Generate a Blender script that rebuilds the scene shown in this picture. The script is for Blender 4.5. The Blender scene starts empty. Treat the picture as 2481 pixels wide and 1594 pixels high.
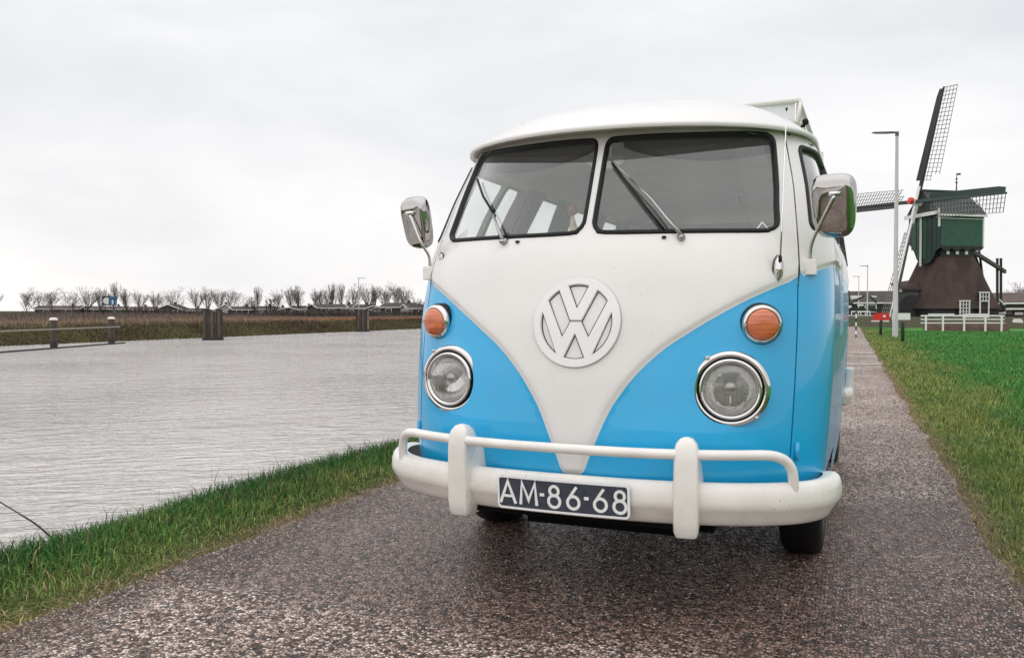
import bpy, bmesh, math, random
import numpy as np
from mathutils import Vector, Matrix, noise
from mathutils.geometry import delaunay_2d_cdt
R = math.radians
PI = math.pi
scene = bpy.context.scene
COL = scene.collection
rng = np.random.default_rng(7)
random.seed(7)

# ------------------------------------------------------------------ camera, sky, sun, exposure
F_PX, CAM_H, CAM_YAW, CAM_PITCH = 2068.98, 1.0314, 0.376217, -0.021318
cam_data = bpy.data.cameras.new('camera')
cam_data.sensor_width = 36.0
cam_data.lens = F_PX / 2481.0 * 36.0
cam_data.clip_start = 0.05
cam_data.clip_end = 6000
cam = bpy.data.objects.new('camera', cam_data)
COL.objects.link(cam)
cam.location = (0, 0, CAM_H)
cam.rotation_euler = (PI / 2 + CAM_PITCH, 0, CAM_YAW)
scene.camera = cam

SUN_EL, SUN_AZ = R(50), R(205)      # azimuth clockwise from +Y: behind the camera, a little to its left
world = bpy.data.worlds.new('World')
scene.world = world
world.use_nodes = True
nt = world.node_tree
nt.nodes.clear()
N = nt.nodes.new
L = nt.links.new
out = N('ShaderNodeOutputWorld')
bg = N('ShaderNodeBackground')
sky = N('ShaderNodeTexSky')
sky.sky_type = 'NISHITA'
sky.sun_disc = False
sky.sun_elevation = SUN_EL
sky.sun_rotation = SUN_AZ
tc = N('ShaderNodeTexCoord')
mp = N('ShaderNodeMapping')
mp.inputs['Scale'].default_value = (1.0, 1.0, 2.6)
L(tc.outputs['Generated'], mp.inputs['Vector'])
n1 = N('ShaderNodeTexNoise')
n1.inputs['Scale'].default_value = 3.1
n1.inputs['Detail'].default_value = 7
n1.inputs['Roughness'].default_value = 0.5
n1.inputs['Distortion'].default_value = 0.35
L(mp.outputs['Vector'], n1.inputs['Vector'])
cr = N('ShaderNodeValToRGB')            # cloud shades of the overcast deck
cr.color_ramp.elements[0].position = 0.34
cr.color_ramp.elements[0].color = (8.15, 8.28, 8.6, 1)
cr.color_ramp.elements[1].position = 0.66
cr.color_ramp.elements[1].color = (9.9, 9.9, 10.0, 1)
L(n1.outputs['Fac'], cr.inputs['Fac'])
sep = N('ShaderNodeSeparateXYZ')
L(tc.outputs['Generated'], sep.inputs[0])
hr = N('ShaderNodeMapRange')            # thin warm light low over the horizon
hr.inputs['From Min'].default_value = 0.0
hr.inputs['From Max'].default_value = 0.30
hr.inputs['To Min'].default_value = 1.0
hr.inputs['To Max'].default_value = 0.0
L(sep.outputs['Z'], hr.inputs['Value'])
mx = N('ShaderNodeMix')
mx.data_type = 'RGBA'
L(hr.outputs[0], mx.inputs[0])
L(cr.outputs['Color'], mx.inputs[6])
mul = N('ShaderNodeMix')
mul.data_type = 'RGBA'
mul.blend_type = 'MULTIPLY'
mul.inputs[0].default_value = 1.0
L(cr.outputs['Color'], mul.inputs[6])
mul.inputs[7].default_value = (1.13, 1.10, 1.07, 1)
L(mul.outputs[2], mx.inputs[7])
ov = N('ShaderNodeMapRange')            # an overcast deck is brighter overhead
ov.inputs['From Min'].default_value = 0.35
ov.inputs['From Max'].default_value = 1.0
ov.inputs['To Min'].default_value = 1.0
ov.inputs['To Max'].default_value = 1.5
L(sep.outputs['Z'], ov.inputs['Value'])
vm = N('ShaderNodeVectorMath')
vm.operation = 'SCALE'
L(mx.outputs[2], vm.inputs[0])
L(ov.outputs[0], vm.inputs['Scale'])
fin = N('ShaderNodeMix')
fin.data_type = 'RGBA'
fin.inputs[0].default_value = 0.94
L(sky.outputs['Color'], fin.inputs[6])
L(vm.outputs[0], fin.inputs[7])
L(fin.outputs[2], bg.inputs['Color'])
bg.inputs['Strength'].default_value = 0.1
L(bg.outputs[0], out.inputs['Surface'])

sd = bpy.data.lights.new('sun', 'SUN')
sd.energy = 1.15
sd.angle = R(140)
sd.color = (1.0, 0.96, 0.90)
sun = bpy.data.objects.new('sun', sd)
COL.objects.link(sun)
sdir = Vector((math.sin(SUN_AZ) * math.cos(SUN_EL), math.cos(SUN_AZ) * math.cos(SUN_EL), math.sin(SUN_EL)))
sun.rotation_euler = sdir.to_track_quat('Z', 'Y').to_euler()
scene.view_settings.view_transform = 'Standard'
scene.view_settings.look = 'None'
scene.view_settings.gamma = 1
scene.view_settings.exposure = 0.0
scene.view_settings.use_curve_mapping = False

# ------------------------------------------------------------------ materials
MATS = {}
def mat(name, col, rough=0.5, metal=0.0, coat=0.0, var=0.0, scale=10.0, bump=0.0, bscale=None, spec=0.5, emit=None, stretch=None, col2=None, detail=4, specks=0.0):
    if name in MATS: return MATS[name]
    m = bpy.data.materials.new(name)
    m.use_nodes = True
    t = m.node_tree
    b = t.nodes['Principled BSDF']
    b.inputs['Base Color'].default_value = (*col, 1)
    b.inputs['Roughness'].default_value = rough
    b.inputs['Metallic'].default_value = metal
    b.inputs['Specular IOR Level'].default_value = spec
    if coat:
        b.inputs['Coat Weight'].default_value = coat
        b.inputs['Coat Roughness'].default_value = 0.03
    co = t.nodes.new('ShaderNodeTexCoord')
    vec = co.outputs['Object']
    if stretch:
        q = t.nodes.new('ShaderNodeMapping')
        q.inputs['Scale'].default_value = stretch
        t.links.new(vec, q.inputs['Vector']); vec = q.outputs['Vector']
    if var or col2:
        n = t.nodes.new('ShaderNodeTexNoise')
        n.inputs['Scale'].default_value = scale
        n.inputs['Detail'].default_value = detail
        t.links.new(vec, n.inputs['Vector'])
        c = t.nodes.new('ShaderNodeValToRGB')
        c.color_ramp.elements[0].position = 0.3
        c.color_ramp.elements[1].position = 0.7
        a = col2 if col2 else tuple(x * (1 - var) for x in col)
        c.color_ramp.elements[0].color = (*a, 1)
        c.color_ramp.elements[1].color = (*[min(1, x * (1 + (0 if col2 else var))) for x in col], 1)
        t.links.new(n.outputs['Fac'], c.inputs['Fac'])
        cout = c.outputs['Color']
        if specks:      # fly specks, chips and dust
            sn = t.nodes.new('ShaderNodeTexNoise'); sn.inputs['Scale'].default_value = 75; sn.inputs['Detail'].default_value = 2; t.links.new(co.outputs['Object'], sn.inputs['Vector'])
            sr = t.nodes.new('ShaderNodeMapRange'); sr.inputs['From Min'].default_value = .70; sr.inputs['From Max'].default_value = .76; sr.inputs['To Max'].default_value = specks; t.links.new(sn.outputs['Fac'], sr.inputs['Value'])
            s2 = t.nodes.new('ShaderNodeTexNoise'); s2.inputs['Scale'].default_value = 5; s2.inputs['Detail'].default_value = 6; s2.inputs['Roughness'].default_value = .7; t.links.new(co.outputs['Object'], s2.inputs['Vector'])
            s3 = t.nodes.new('ShaderNodeMapRange'); s3.inputs['From Min'].default_value = .5; s3.inputs['From Max'].default_value = .8; s3.inputs['To Max'].default_value = specks * .4; t.links.new(s2.outputs['Fac'], s3.inputs['Value'])
            sa = t.nodes.new('ShaderNodeMath'); sa.use_clamp = True; t.links.new(sr.outputs[0], sa.inputs[0]); t.links.new(s3.outputs[0], sa.inputs[1])
            sm = t.nodes.new('ShaderNodeMix'); sm.data_type = 'RGBA'; t.links.new(sa.outputs[0], sm.inputs[0]); t.links.new(cout, sm.inputs[6]); sm.inputs[7].default_value = (.22, .17, .13, 1); cout = sm.outputs[2]
        t.links.new(cout, b.inputs['Base Color'])
    if bump:
        n = t.nodes.new('ShaderNodeTexNoise')
        n.inputs['Scale'].default_value = bscale or scale
        n.inputs['Detail'].default_value = 3
        t.links.new(vec, n.inputs['Vector'])
        bp = t.nodes.new('ShaderNodeBump')
        bp.inputs['Strength'].default_value = 1.0
        bp.inputs['Distance'].default_value = bump
        t.links.new(n.outputs['Fac'], bp.inputs['Height'])
        t.links.new(bp.outputs['Normal'], b.inputs['Normal'])
    MATS[name] = m
    return m

WHITE = mat('white_paint', (0.74, 0.715, 0.695), 0.30, coat=0.45, var=0.03, scale=2.2, bump=0.0016, bscale=3.4, specks=.22)
BLUE = mat('blue_paint', (0.008, 0.385, 0.72), 0.3, coat=0.5, var=0.05, scale=2.0, bump=0.0022, bscale=3.2, specks=.28)
BUMPW = mat('bumper_paint', (0.80, 0.765, 0.72), 0.35, coat=0.3, var=0.06, scale=7, bump=0.0006, bscale=22, specks=.5)
RUBBER = mat('black_rubber', (0.007, 0.007, 0.008), 0.5, spec=0.3, var=0.2, scale=30)
BLACK = mat('black_underbody', (0.006, 0.006, 0.006), 0.9, spec=0.1)
CHROME = mat('chrome', (0.66, 0.64, 0.63), 0.06, metal=1.0, bump=0.0003, bscale=18)
MCHROME = mat('mirror_chrome', (0.45, 0.43, 0.425), 0.07, metal=1.0, bump=0.0006, bscale=14)
DCHROME = mat('dull_chrome', (0.35, 0.34, 0.33), 0.22, metal=1.0)
ORANGE = mat('orange_lens', (0.62, 0.15, 0.05), 0.22, coat=1.0, bump=0.004, bscale=34, stretch=(.15, .15, 4.5), var=.25, scale=30)
PLATE = mat('plate_blue_black', (0.042, 0.047, 0.070), 0.45, var=0.3, scale=60)
LETTER = mat('plate_lettering', (0.85, 0.85, 0.84), 0.4)
LINER = mat('headliner', (0.80, 0.80, 0.80), 0.9, var=0.06, scale=6)
VISOR = mat('dark_sun_visor', (0.010, 0.009, 0.008), 0.6, var=0.4, scale=5)
CURTAIN = mat('teal_floral_curtain', (0.20, 0.36, 0.35), 0.9, col2=(0.46, 0.45, 0.38), scale=30)
SEAT = mat('seat_vinyl', (0.55, 0.52, 0.47), 0.6)
WIPER = mat('wiper_metal', (0.40, 0.39, 0.385), 0.28, metal=0.8)
CANVAS = mat('rack_cover', (0.72, 0.74, 0.74), 0.7, var=0.03, scale=5)

def glass_mat(name, tint=(1, 1, 1), refl=1.0, rough=0.02, bump=0.0, bscale=(60, 60, 60), haze=0.0):
    m = bpy.data.materials.new(name); m.use_nodes = True
    t = m.node_tree; t.nodes.clear()
    o = t.nodes.new('ShaderNodeOutputMaterial')
    tr = t.nodes.new('ShaderNodeBsdfTransparent'); tr.inputs[0].default_value = (*tint, 1)
    gl = t.nodes.new('ShaderNodeBsdfGlossy'); gl.inputs['Roughness'].default_value = rough
    gl.inputs['Color'].default_value = (refl, refl, refl, 1)
    fr = t.nodes.new('ShaderNodeFresnel'); gg = t.nodes.new('ShaderNodeNewGeometry'); ir = t.nodes.new('ShaderNodeMapRange'); ir.inputs['To Min'].default_value = 1.52; ir.inputs['To Max'].default_value = 1 / 1.52; t.links.new(gg.outputs['Backfacing'], ir.inputs['Value']); t.links.new(ir.outputs[0], fr.inputs['IOR'])
    ms = t.nodes.new('ShaderNodeMixShader')
    two = t.nodes.new('ShaderNodeMath'); two.operation = 'MULTIPLY'; two.use_clamp = True; two.inputs[1].default_value = 1.9; t.links.new(fr.outputs[0], two.inputs[0]); t.links.new(two.outputs[0], ms.inputs[0]); t.links.new(tr.outputs[0], ms.inputs[1]); t.links.new(gl.outputs[0], ms.inputs[2])
    last = ms.outputs[0]
    if haze:
        df = t.nodes.new('ShaderNodeBsdfDiffuse'); df.inputs[0].default_value = (0.6, 0.6, 0.58, 1)
        m2 = t.nodes.new('ShaderNodeMixShader'); m2.inputs[0].default_value = haze
        t.links.new(last, m2.inputs[1]); t.links.new(df.outputs[0], m2.inputs[2]); last = m2.outputs[0]
    if bump:
        co = t.nodes.new('ShaderNodeTexCoord'); q = t.nodes.new('ShaderNodeMapping'); q.inputs['Scale'].default_value = bscale
        n = t.nodes.new('ShaderNodeTexNoise'); n.inputs['Scale'].default_value = 1.0
        bp = t.nodes.new('ShaderNodeBump'); bp.inputs['Distance'].default_value = bump
        t.links.new(co.outputs['Object'], q.inputs[0]); t.links.new(q.outputs[0], n.inputs['Vector']); t.links.new(n.outputs['Fac'], bp.inputs['Height'])
        t.links.new(bp.outputs[0], gl.inputs['Normal']); t.links.new(bp.outputs[0], fr.inputs['Normal'])
    t.links.new(last, o.inputs['Surface'])
    MATS[name] = m
    return m
GLASS = glass_mat('window_glass', (0.93, 0.95, 0.945), 1.0, 0.01, haze=0.045)
LENS = glass_mat('headlight_glass', (0.93, 0.93, 0.92), 1.0, 0.05, bump=0.004, bscale=(110, 110, 8), haze=0.10)

# ------------------------------------------------------------------ object helpers
def link(name, me, parent=None):
    o = bpy.data.objects.new(name, me)
    COL.objects.link(o)
    if parent is not None: o.parent = parent
    return o
def tag(o, label=None, cat=None, group=None, kind=None):
    if label: o['label'] = label
    if cat: o['category'] = cat
    if group: o['group'] = group
    if kind: o['kind'] = kind
    return o
def thing(name, label, cat, loc=(0, 0, 0), rot=(0, 0, 0), group=None):
    o = link(name, None)
    o.location = loc; o.rotation_euler = rot
    return tag(o, label, cat, group)
def copy_tree(o, parent=None):
    c = o.copy(); COL.objects.link(c); c.parent = parent
    for ch in [x for x in KIDS.get(o.name, [])]:
        copy_tree(ch, c)
    return c
KIDS = {}

class MB:
    def __init__(s): s.v = []; s.f = []; s.mi = []; s.cur = 0
    def add(s, vs, fs):
        b = len(s.v); s.v += [tuple(map(float, p)) for p in vs]
        for f in fs: s.f.append(tuple(b + i for i in f)); s.mi.append(s.cur)
        return s
    def box(s, c, d, rz=0, M=None):
        x, y, z = d[0] / 2, d[1] / 2, d[2] / 2
        vs = [(sx * x, sy * y, sz * z) for sz in (-1, 1) for sy in (-1, 1) for sx in (-1, 1)]
        if M is not None: vs = [M @ Vector(p) for p in vs]
        elif rz: vs = [(p[0] * math.cos(rz) - p[1] * math.sin(rz), p[0] * math.sin(rz) + p[1] * math.cos(rz), p[2]) for p in vs]
        vs = [(p[0] + c[0], p[1] + c[1], p[2] + c[2]) for p in vs]
        return s.add(vs, [(0, 2, 3, 1), (4, 5, 7, 6), (0, 1, 5, 4), (2, 6, 7, 3), (0, 4, 6, 2), (1, 3, 7, 5)])
    def beam(s, a, b, w, h=None, up=(0, 0, 1)):
        h = h or w
        a = Vector(a); b = Vector(b); d = (b - a); n = d.normalized()
        u = Vector(up)
        if abs(n.dot(u)) > 0.98: u = Vector((0, 1, 0))
        r = n.cross(u).normalized(); u = r.cross(n)
        vs = []
        for p in (a, b):
            for i, j in ((-1, -1), (1, -1), (1, 1), (-1, 1)): vs.append(p + r * (i * w / 2) + u * (j * h / 2))
        return s.add(vs, [(3, 2, 1, 0), (4, 5, 6, 7), (0, 1, 5, 4), (1, 2, 6, 5), (2, 3, 7, 6), (3, 0, 4, 7)])
    def tube(s, path, r, n=10, closed=False, cap=True):
        P = [Vector(p) for p in path]; m = len(P); rs = r if hasattr(r, '__len__') else [r] * m
        prev = None; b0 = len(s.v); vs = []
        for i, p in enumerate(P):
            if closed: t = (P[(i + 1) % m] - P[i - 1])
            else: t = P[min(i + 1, m - 1)] - P[max(i - 1, 0)]
            t.normalize()
            if prev is None:
                u = t.orthogonal().normalized()
            else:
                u = prev - t * prev.dot(t)
                u = u.normalized() if u.length > 1e-6 else t.orthogonal().normalized()
            prev = u; w = t.cross(u)
            for k in range(n):
                a = 2 * PI * k / n
                vs.append(p + (u * math.cos(a) + w * math.sin(a)) * rs[i])
        fs = []
        for i in range(m if closed else m - 1):
            j = (i + 1) % m
            for k in range(n):
                k2 = (k + 1) % n
                fs.append((i * n + k, i * n + k2, j * n + k2, j * n + k))
        if cap and not closed:
            fs.append(tuple(range(n - 1, -1, -1))); fs.append(tuple((m - 1) * n + k for k in range(n)))
        return s.add(vs, fs)
    def lathe(s, prof, n=32, M=None):      # prof: (r, h) about local -Y axis (h towards the viewer = -Y)
        vs = []; fs = []; m = len(prof)
        for r, h in prof:
            for k in range(n):
                a = 2 * PI * k / n
                vs.append(Vector((r * math.cos(a), -h, r * math.sin(a))))
        for i in range(m - 1):
            for k in range(n):
                k2 = (k + 1) % n
                fs.append((i * n + k, i * n + k2, (i + 1) * n + k2, (i + 1) * n + k))
        if M is not None: vs = [M @ v for v in vs]
        return s.add(vs, fs)
    def build(s, name, m, parent=None, smooth=False, bevel=0, sharp=None):
        me = bpy.data.meshes.new(name)
        me.from_pydata(s.v, [], s.f)
        for q in (m if isinstance(m, (list, tuple)) else [m]): me.materials.append(q)
        if isinstance(m, (list, tuple)): me.polygons.foreach_set('material_index', s.mi)
        if smooth:
            me.polygons.foreach_set('use_smooth', [True] * len(me.polygons))
        bm = bmesh.new(); bm.from_mesh(me)
        bmesh.ops.recalc_face_normals(bm, faces=bm.faces)
        if bevel:
            bmesh.ops.bevel(bm, geom=[e for e in bm.edges if e.calc_face_angle(0) > 0.6], offset=bevel, segments=2, affect='EDGES', profile=0.7)
        bm.to_mesh(me); bm.free()
        if sharp: me.set_sharp_from_angle(angle=R(sharp))
        o = link(name, me, parent)
        if parent is not None: KIDS.setdefault(parent.name, []).append(o)
        return o

def catmull(P, n=6, closed=False):
    P = [Vector(p) for p in P]; o = []
    m = len(P)
    rngi = range(m if closed else m - 1)
    for i in rngi:
        if closed: p0, p1, p2, p3 = P[i - 1], P[i], P[(i + 1) % m], P[(i + 2) % m]
        else: p0, p1, p2, p3 = P[max(i - 1, 0)], P[i], P[i + 1], P[min(i + 2, m - 1)]
        for k in range(n):
            t = k / n
            o.append(0.5 * ((2 * p1) + (-p0 + p2) * t + (2 * p0 - 5 * p1 + 4 * p2 - p3) * t * t + (-p0 + 3 * p1 - 3 * p2 + p3) * t ** 3))
    if not closed: o.append(P[-1])
    return o
def pip(P, poly):           # vectorised point in polygon
    x, y = P[:, 0], P[:, 1]; c = np.zeros(len(P), bool); n = len(poly); j = n - 1
    for i in range(n):
        xi, yi = poly[i]; xj, yj = poly[j]
        if yi != yj:
            c ^= ((yi > y) != (yj > y)) & (x < (xj - xi) * (y - yi) / (yj - yi) + xi)
        j = i
    return c
def seg_dist(P, poly, closed=True):
    d = np.full(len(P), 1e9); n = len(poly)
    for i in range(n if closed else n - 1):
        a = np.array(poly[i]); b = np.array(poly[(i + 1) % n]); ab = b - a; L2 = (ab ** 2).sum()
        if L2 < 1e-14: continue
        t = np.clip(((P - a) @ ab) / L2, 0, 1)
        d = np.minimum(d, np.hypot(*(P - (a + t[:, None] * ab)).T))
    return d
def resample(poly, step, closed=True):
    o = []; n = len(poly)
    for i in range(n if closed else n - 1):
        a = np.array(poly[i][:2]); b = np.array(poly[(i + 1) % n][:2]); k = max(1, int(np.hypot(*(b - a)) / step + 0.5))
        for q in range(k): o.append(tuple(a + (b - a) * q / k))
    if not closed: o.append(tuple(poly[-1][:2]))
    return o
def offset_poly(poly, d):       # d>0 moves inwards for a counter-clockwise polygon
    n = len(poly); A = 0.5 * sum(poly[i - 1][0] * poly[i][1] - poly[i][0] * poly[i - 1][1] for i in range(n))
    s = 1 if A > 0 else -1; o = []
    for i in range(n):
        p0 = np.array(poly[i - 1]); p1 = np.array(poly[i]); p2 = np.array(poly[(i + 1) % n])
        e1 = (p1 - p0) / max(1e-9, np.hypot(*(p1 - p0))); e2 = (p2 - p1) / max(1e-9, np.hypot(*(p2 - p1)))
        n1 = np.array([-e1[1], e1[0]]) * s; n2 = np.array([-e2[1], e2[0]]) * s
        q = n1 + n2; q /= max(1e-9, np.hypot(*q)); q = q / max(0.5, q @ n1)
        o.append(tuple(p1 + q * d))
    return o
def cdt(outer, holes=(), lines=(), grid=0.03, gridfn=None):
    """2D constrained triangulation of outer minus holes, with a lattice inside."""
    V = []; E = []
    def addl(p, closed):
        b = len(V); V.extend([tuple(q) for q in p])
        n = len(p)
        for i in range(n if closed else n - 1): E.append((b + i, b + (i + 1) % n))
    addl(outer, True)
    for h in holes: addl(h, True)
    for l in lines: addl(l, False)
    if grid:
        xs = [p[0] for p in outer]; ys = [p[1] for p in outer]
        gx = np.arange(min(xs), max(xs), grid if not isinstance(grid, tuple) else grid[0]); gy = np.arange(min(ys), max(ys), grid if not isinstance(grid, tuple) else grid[1])
        g0 = grid if not isinstance(grid, tuple) else min(grid)
        G = np.array([(x, y) for x in gx for y in gy])
        ok = pip(G, outer) & (seg_dist(G, outer) > g0 * 0.45)
        for h in holes: ok &= ~pip(G, h) & (seg_dist(G, h) > g0 * 0.45)
        for l in lines: ok &= seg_dist(G, l, False) > g0 * 0.45
        V.extend([tuple(q) for q in G[ok]])
    r = delaunay_2d_cdt([Vector(v) for v in V], E, [], 0, 1e-6)
    v2 = np.array([(p.x, p.y) for p in r[0]]); F = [f for f in r[2]]
    C = np.array([v2[list(f)].mean(0) for f in F])
    ok = pip(C, outer)
    for h in holes: ok &= ~pip(C, h)
    return v2, [f for f, k in zip(F, ok) if k], C[ok]

# ------------------------------------------------------------------ van body surface: (a, z) -> local point; X image-right, Y rearwards
ZK = [.20, .35, .46, .60, .80, 1.00, 1.15, 1.24, 1.30, 1.50, 1.69, 1.76]
WK = [.79, .80, .812, .822, .832, .836, .832, .824, .817, .788, .742, .722]
FK = [-.035, -.058, -.064, -.066, -.050, -.018, .025, .062, .100, .205, .302, .335]
DK = [.50, .50, .50, .50, .50, .50, .50, .50, .50, .54, .60, .61]
PK = [2.3, 2.3, 2.3, 2.3, 2.2, 2.15, 2.15, 2.15, 2.15, 2.2, 2.3, 2.35]
def smk(z, K):
    z = np.clip(z, ZK[0], ZK[-1])
    return sum(np.interp(z + d, ZK, K) for d in (-.03, -.015, 0, .015, .03)) / 5
_t = np.linspace(0, 1, 2001)
_x = np.sin(_t * PI / 2) ** (2 / 2.2) * .84
_y = .5 * (1 - np.cos(_t * PI / 2) ** (2 / 2.2))
_S = np.concatenate([[0], np.cumsum(np.hypot(np.diff(_x), np.diff(_y)))])
A0 = _S[-1]
SIDE_L, Y_END = 3.10, 3.78
def SM(a, z):
    a = np.asarray(a, float); z = np.asarray(z, float)
    W = smk(z, WK); F = smk(z, FK); D = smk(z, DK); p = smk(z, PK)
    s = np.abs(a); sg = np.where(a < 0, -1, 1)
    th = np.interp(np.minimum(s, A0), _S, _t) * PI / 2
    gx = np.minimum(np.sin(th) ** (2 / 2.2), 1)
    gy = 1 - (1 - gx ** p) ** (1 / p)
    y = F + D * gy
    t = np.clip((s - A0) / SIDE_L, 0, 1)
    y = np.where(s > A0, (F + D) * (1 - t) + Y_END * t, y)
    bow = np.where(s > A0, .012 * np.sin(PI * t), 0)
    return np.stack([sg * (W * gx + bow), y, z * np.ones_like(y)], -1)
def SN(a, z):
    e = 2e-3
    da = SM(a + e, z) - SM(a - e, z); dz = SM(a, z + e) - SM(a, z - e)
    n = np.cross(da, dz); return n / np.linalg.norm(n, axis=-1, keepdims=True)
def SP(a, z, h=0.0):
    a = np.asarray(a, float); z = np.asarray(z, float)
    h = np.asarray(h, float)
    return SM(a, z) + SN(a, z) * (h[..., None] if h.ndim else h)

VAN = thing('camper_van', 'white and sky blue split windscreen camper van parked nose forward on the path', 'van',
            (-0.894641, 2.902422, 0), (0, 0.002557, -0.013958))

def surf_obj(name, outer, mats, holes=(), lines=(), grid=0.03, hfn=None, mfn=None, parent=VAN, smooth=True, split=None):
    v2, F, C = cdt(outer, holes, lines, grid)
    h = hfn(v2) if hfn else np.zeros(len(v2))
    P = SP(v2[:, 0], v2[:, 1], h)
    me = bpy.data.meshes.new(name)
    me.from_pydata([tuple(p) for p in P], [], [tuple(f) for f in F])
    for m in (mats if isinstance(mats, list) else [mats]): me.materials.append(m)
    if mfn is not None: me.polygons.foreach_set('material_index', mfn(C).astype(np.int32))
    me.polygons.foreach_set('use_smooth', [smooth] * len(me.polygons))
    bm = bmesh.new(); bm.from_mesh(me)
    loose = [v for v in bm.verts if not v.link_faces]
    bmesh.ops.delete(bm, geom=loose, context='VERTS')
    bm.to_mesh(me); bm.free()
    o = link(name, me, parent); KIDS.setdefault(parent.name, []).append(o)
    return o
def slab_on_surface(name, outer, m, h0, h1, holes=(), grid=0, parent=VAN, map_=None, bevel=0.0):
    """a raised plate on the body: top face, side walls, from height h0 to h1"""
    mapf = map_ or (lambda p, h: SP(p[:, 0], p[:, 1], np.full(len(p), h)))
    v2, F, C = cdt(outer, holes, (), grid)
    mb = MB(); mb.add(mapf(v2, h1), F)
    for loop in [outer] + list(holes):
        q = np.array(loop); n = len(q)
        A = 0.5 * sum(q[i - 1][0] * q[i][1] - q[i][0] * q[i - 1][1] for i in range(n))
        rev = (A < 0) ^ (loop is not outer)
        if bevel:
            s = bevel if loop is outer else -bevel
            qo = np.array(offset_poly([tuple(t) for t in q], -s))
        else: qo = q
        a = mapf(q, h1); b = mapf(qo, h0)
        fs = [(i, n + i, n + (i + 1) % n, (i + 1) % n) for i in range(n)]
        mb.add(np.vstack([a, b]), fs)
    me_o = mb.build(name, m, parent)
    bm = bmesh.new(); bm.from_mesh(me_o.data); bmesh.ops.remove_doubles(bm, verts=bm.verts, dist=1e-5); bmesh.ops.recalc_face_normals(bm, faces=bm.faces); bm.to_mesh(me_o.data); bm.free()
    return me_o

# --- colour border: the V of the nose running into the waist line
VC = [(0, .461), (.02, .462), (.036, .468), (.047, .484), (.064, .528), (.085, .58), (.110, .64), (.135, .692), (.159, .731), (.2, .789), (.252, .848), (.318, .907), (.387, .954), (.455, .998), (.560, 1.057), (.673, 1.108), (.776, 1.144), (.865, 1.172), (.996, 1.196), (1.15, 1.208), (1.4, 1.21), (2.4, 1.21), (4.19, 1.21)]
VCs = [tuple(p[:2]) for p in catmull([(x, y, 0) for x, y in VC], 3)]
VB = [(-x, y) for x, y in VCs[::-1]][:-1] + VCs            # whole border, left to right
VBa = np.array(VB)
def signed_v(P):            # >0 in the white part
    d = seg_dist(P, VB, False)
    A = np.abs(P[:, 0]); zb = np.interp(A, [p[0] for p in VCs], [p[1] for p in VCs])
    up = P[:, 1] > zb
    return np.where(up, d, -d)
def ridge(P):
    s = signed_v(P); t = np.clip(s / .022, 0, 1)
    return .010 * (t * t * (3 - 2 * t))
def white(C): return (signed_v(C) > 0).astype(int)
def clipline(pts, lo, hi):
    return [p for p in pts if lo < p[0] < hi]
def vlines(lo, hi):
    o = []
    for off in (0, .007, .015, .024):
        q = np.array(VB)
        if off:
            d = np.gradient(q, axis=0); n = np.stack([-d[:, 1], d[:, 0]], 1); n /= np.linalg.norm(n, axis=1)[:, None] + 1e-9
            q = q + n * off
            q = q[np.abs(signed_v(q) - off) < off * .25]
        q = [tuple(p) for p in q if lo < p[0] < hi]
        # split where the offset curve jumps
        run = [q[0]] if q else []
        for p in q[1:]:
            if math.hypot(p[0] - run[-1][0], p[1] - run[-1][1]) > .3:
                if len(run) > 1: o.append(run)
                run = []
            run.append(p)
        if len(run) > 1: o.append(run)
    return o

# --- nose panel with two windscreen openings
WS = [(.0115, 1.50), (.011, 1.37), (.014, 1.342), (.030, 1.317), (.070, 1.301), (.33, 1.2985), (.62, 1.301), (.67, 1.309), (.694, 1.322), (.707, 1.345), (.709, 1.42), (.722, 1.60), (.726, 1.655), (.719, 1.684), (.698, 1.699), (.655, 1.704), (.42, 1.696), (.2, 1.695), (.06, 1.693), (.032, 1.687), (.018, 1.670), (.013, 1.64)]
WSc = [tuple(p[:2]) for p in catmull([(x, y, 0) for x, y in WS], 3, True)]
WSl = [(-x, y) for x, y in WSc][::-1]
SEAM = .776
Z_LO, Z_HI = .345, 1.706
TOPZ = 1.722
def rect(a0, a1, z0, z1, st=.04):
    return resample([(a0, z0), (a1, z0), (a1, z1), (a0, z1)], st)
nose = surf_obj('nose_panel', rect(-SEAM, SEAM, Z_LO, TOPZ), [BLUE, WHITE], [offset_poly(WSc, .010), offset_poly(WSl, .010)] + [[(sg_ * .537 + .118 * math.cos(t), .770 + .118 * math.sin(t)) for t in np.linspace(0, 2 * PI, 33)[:-1]] for sg_ in (1, -1)], vlines(-SEAM, SEAM), .024, ridge, white)

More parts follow.
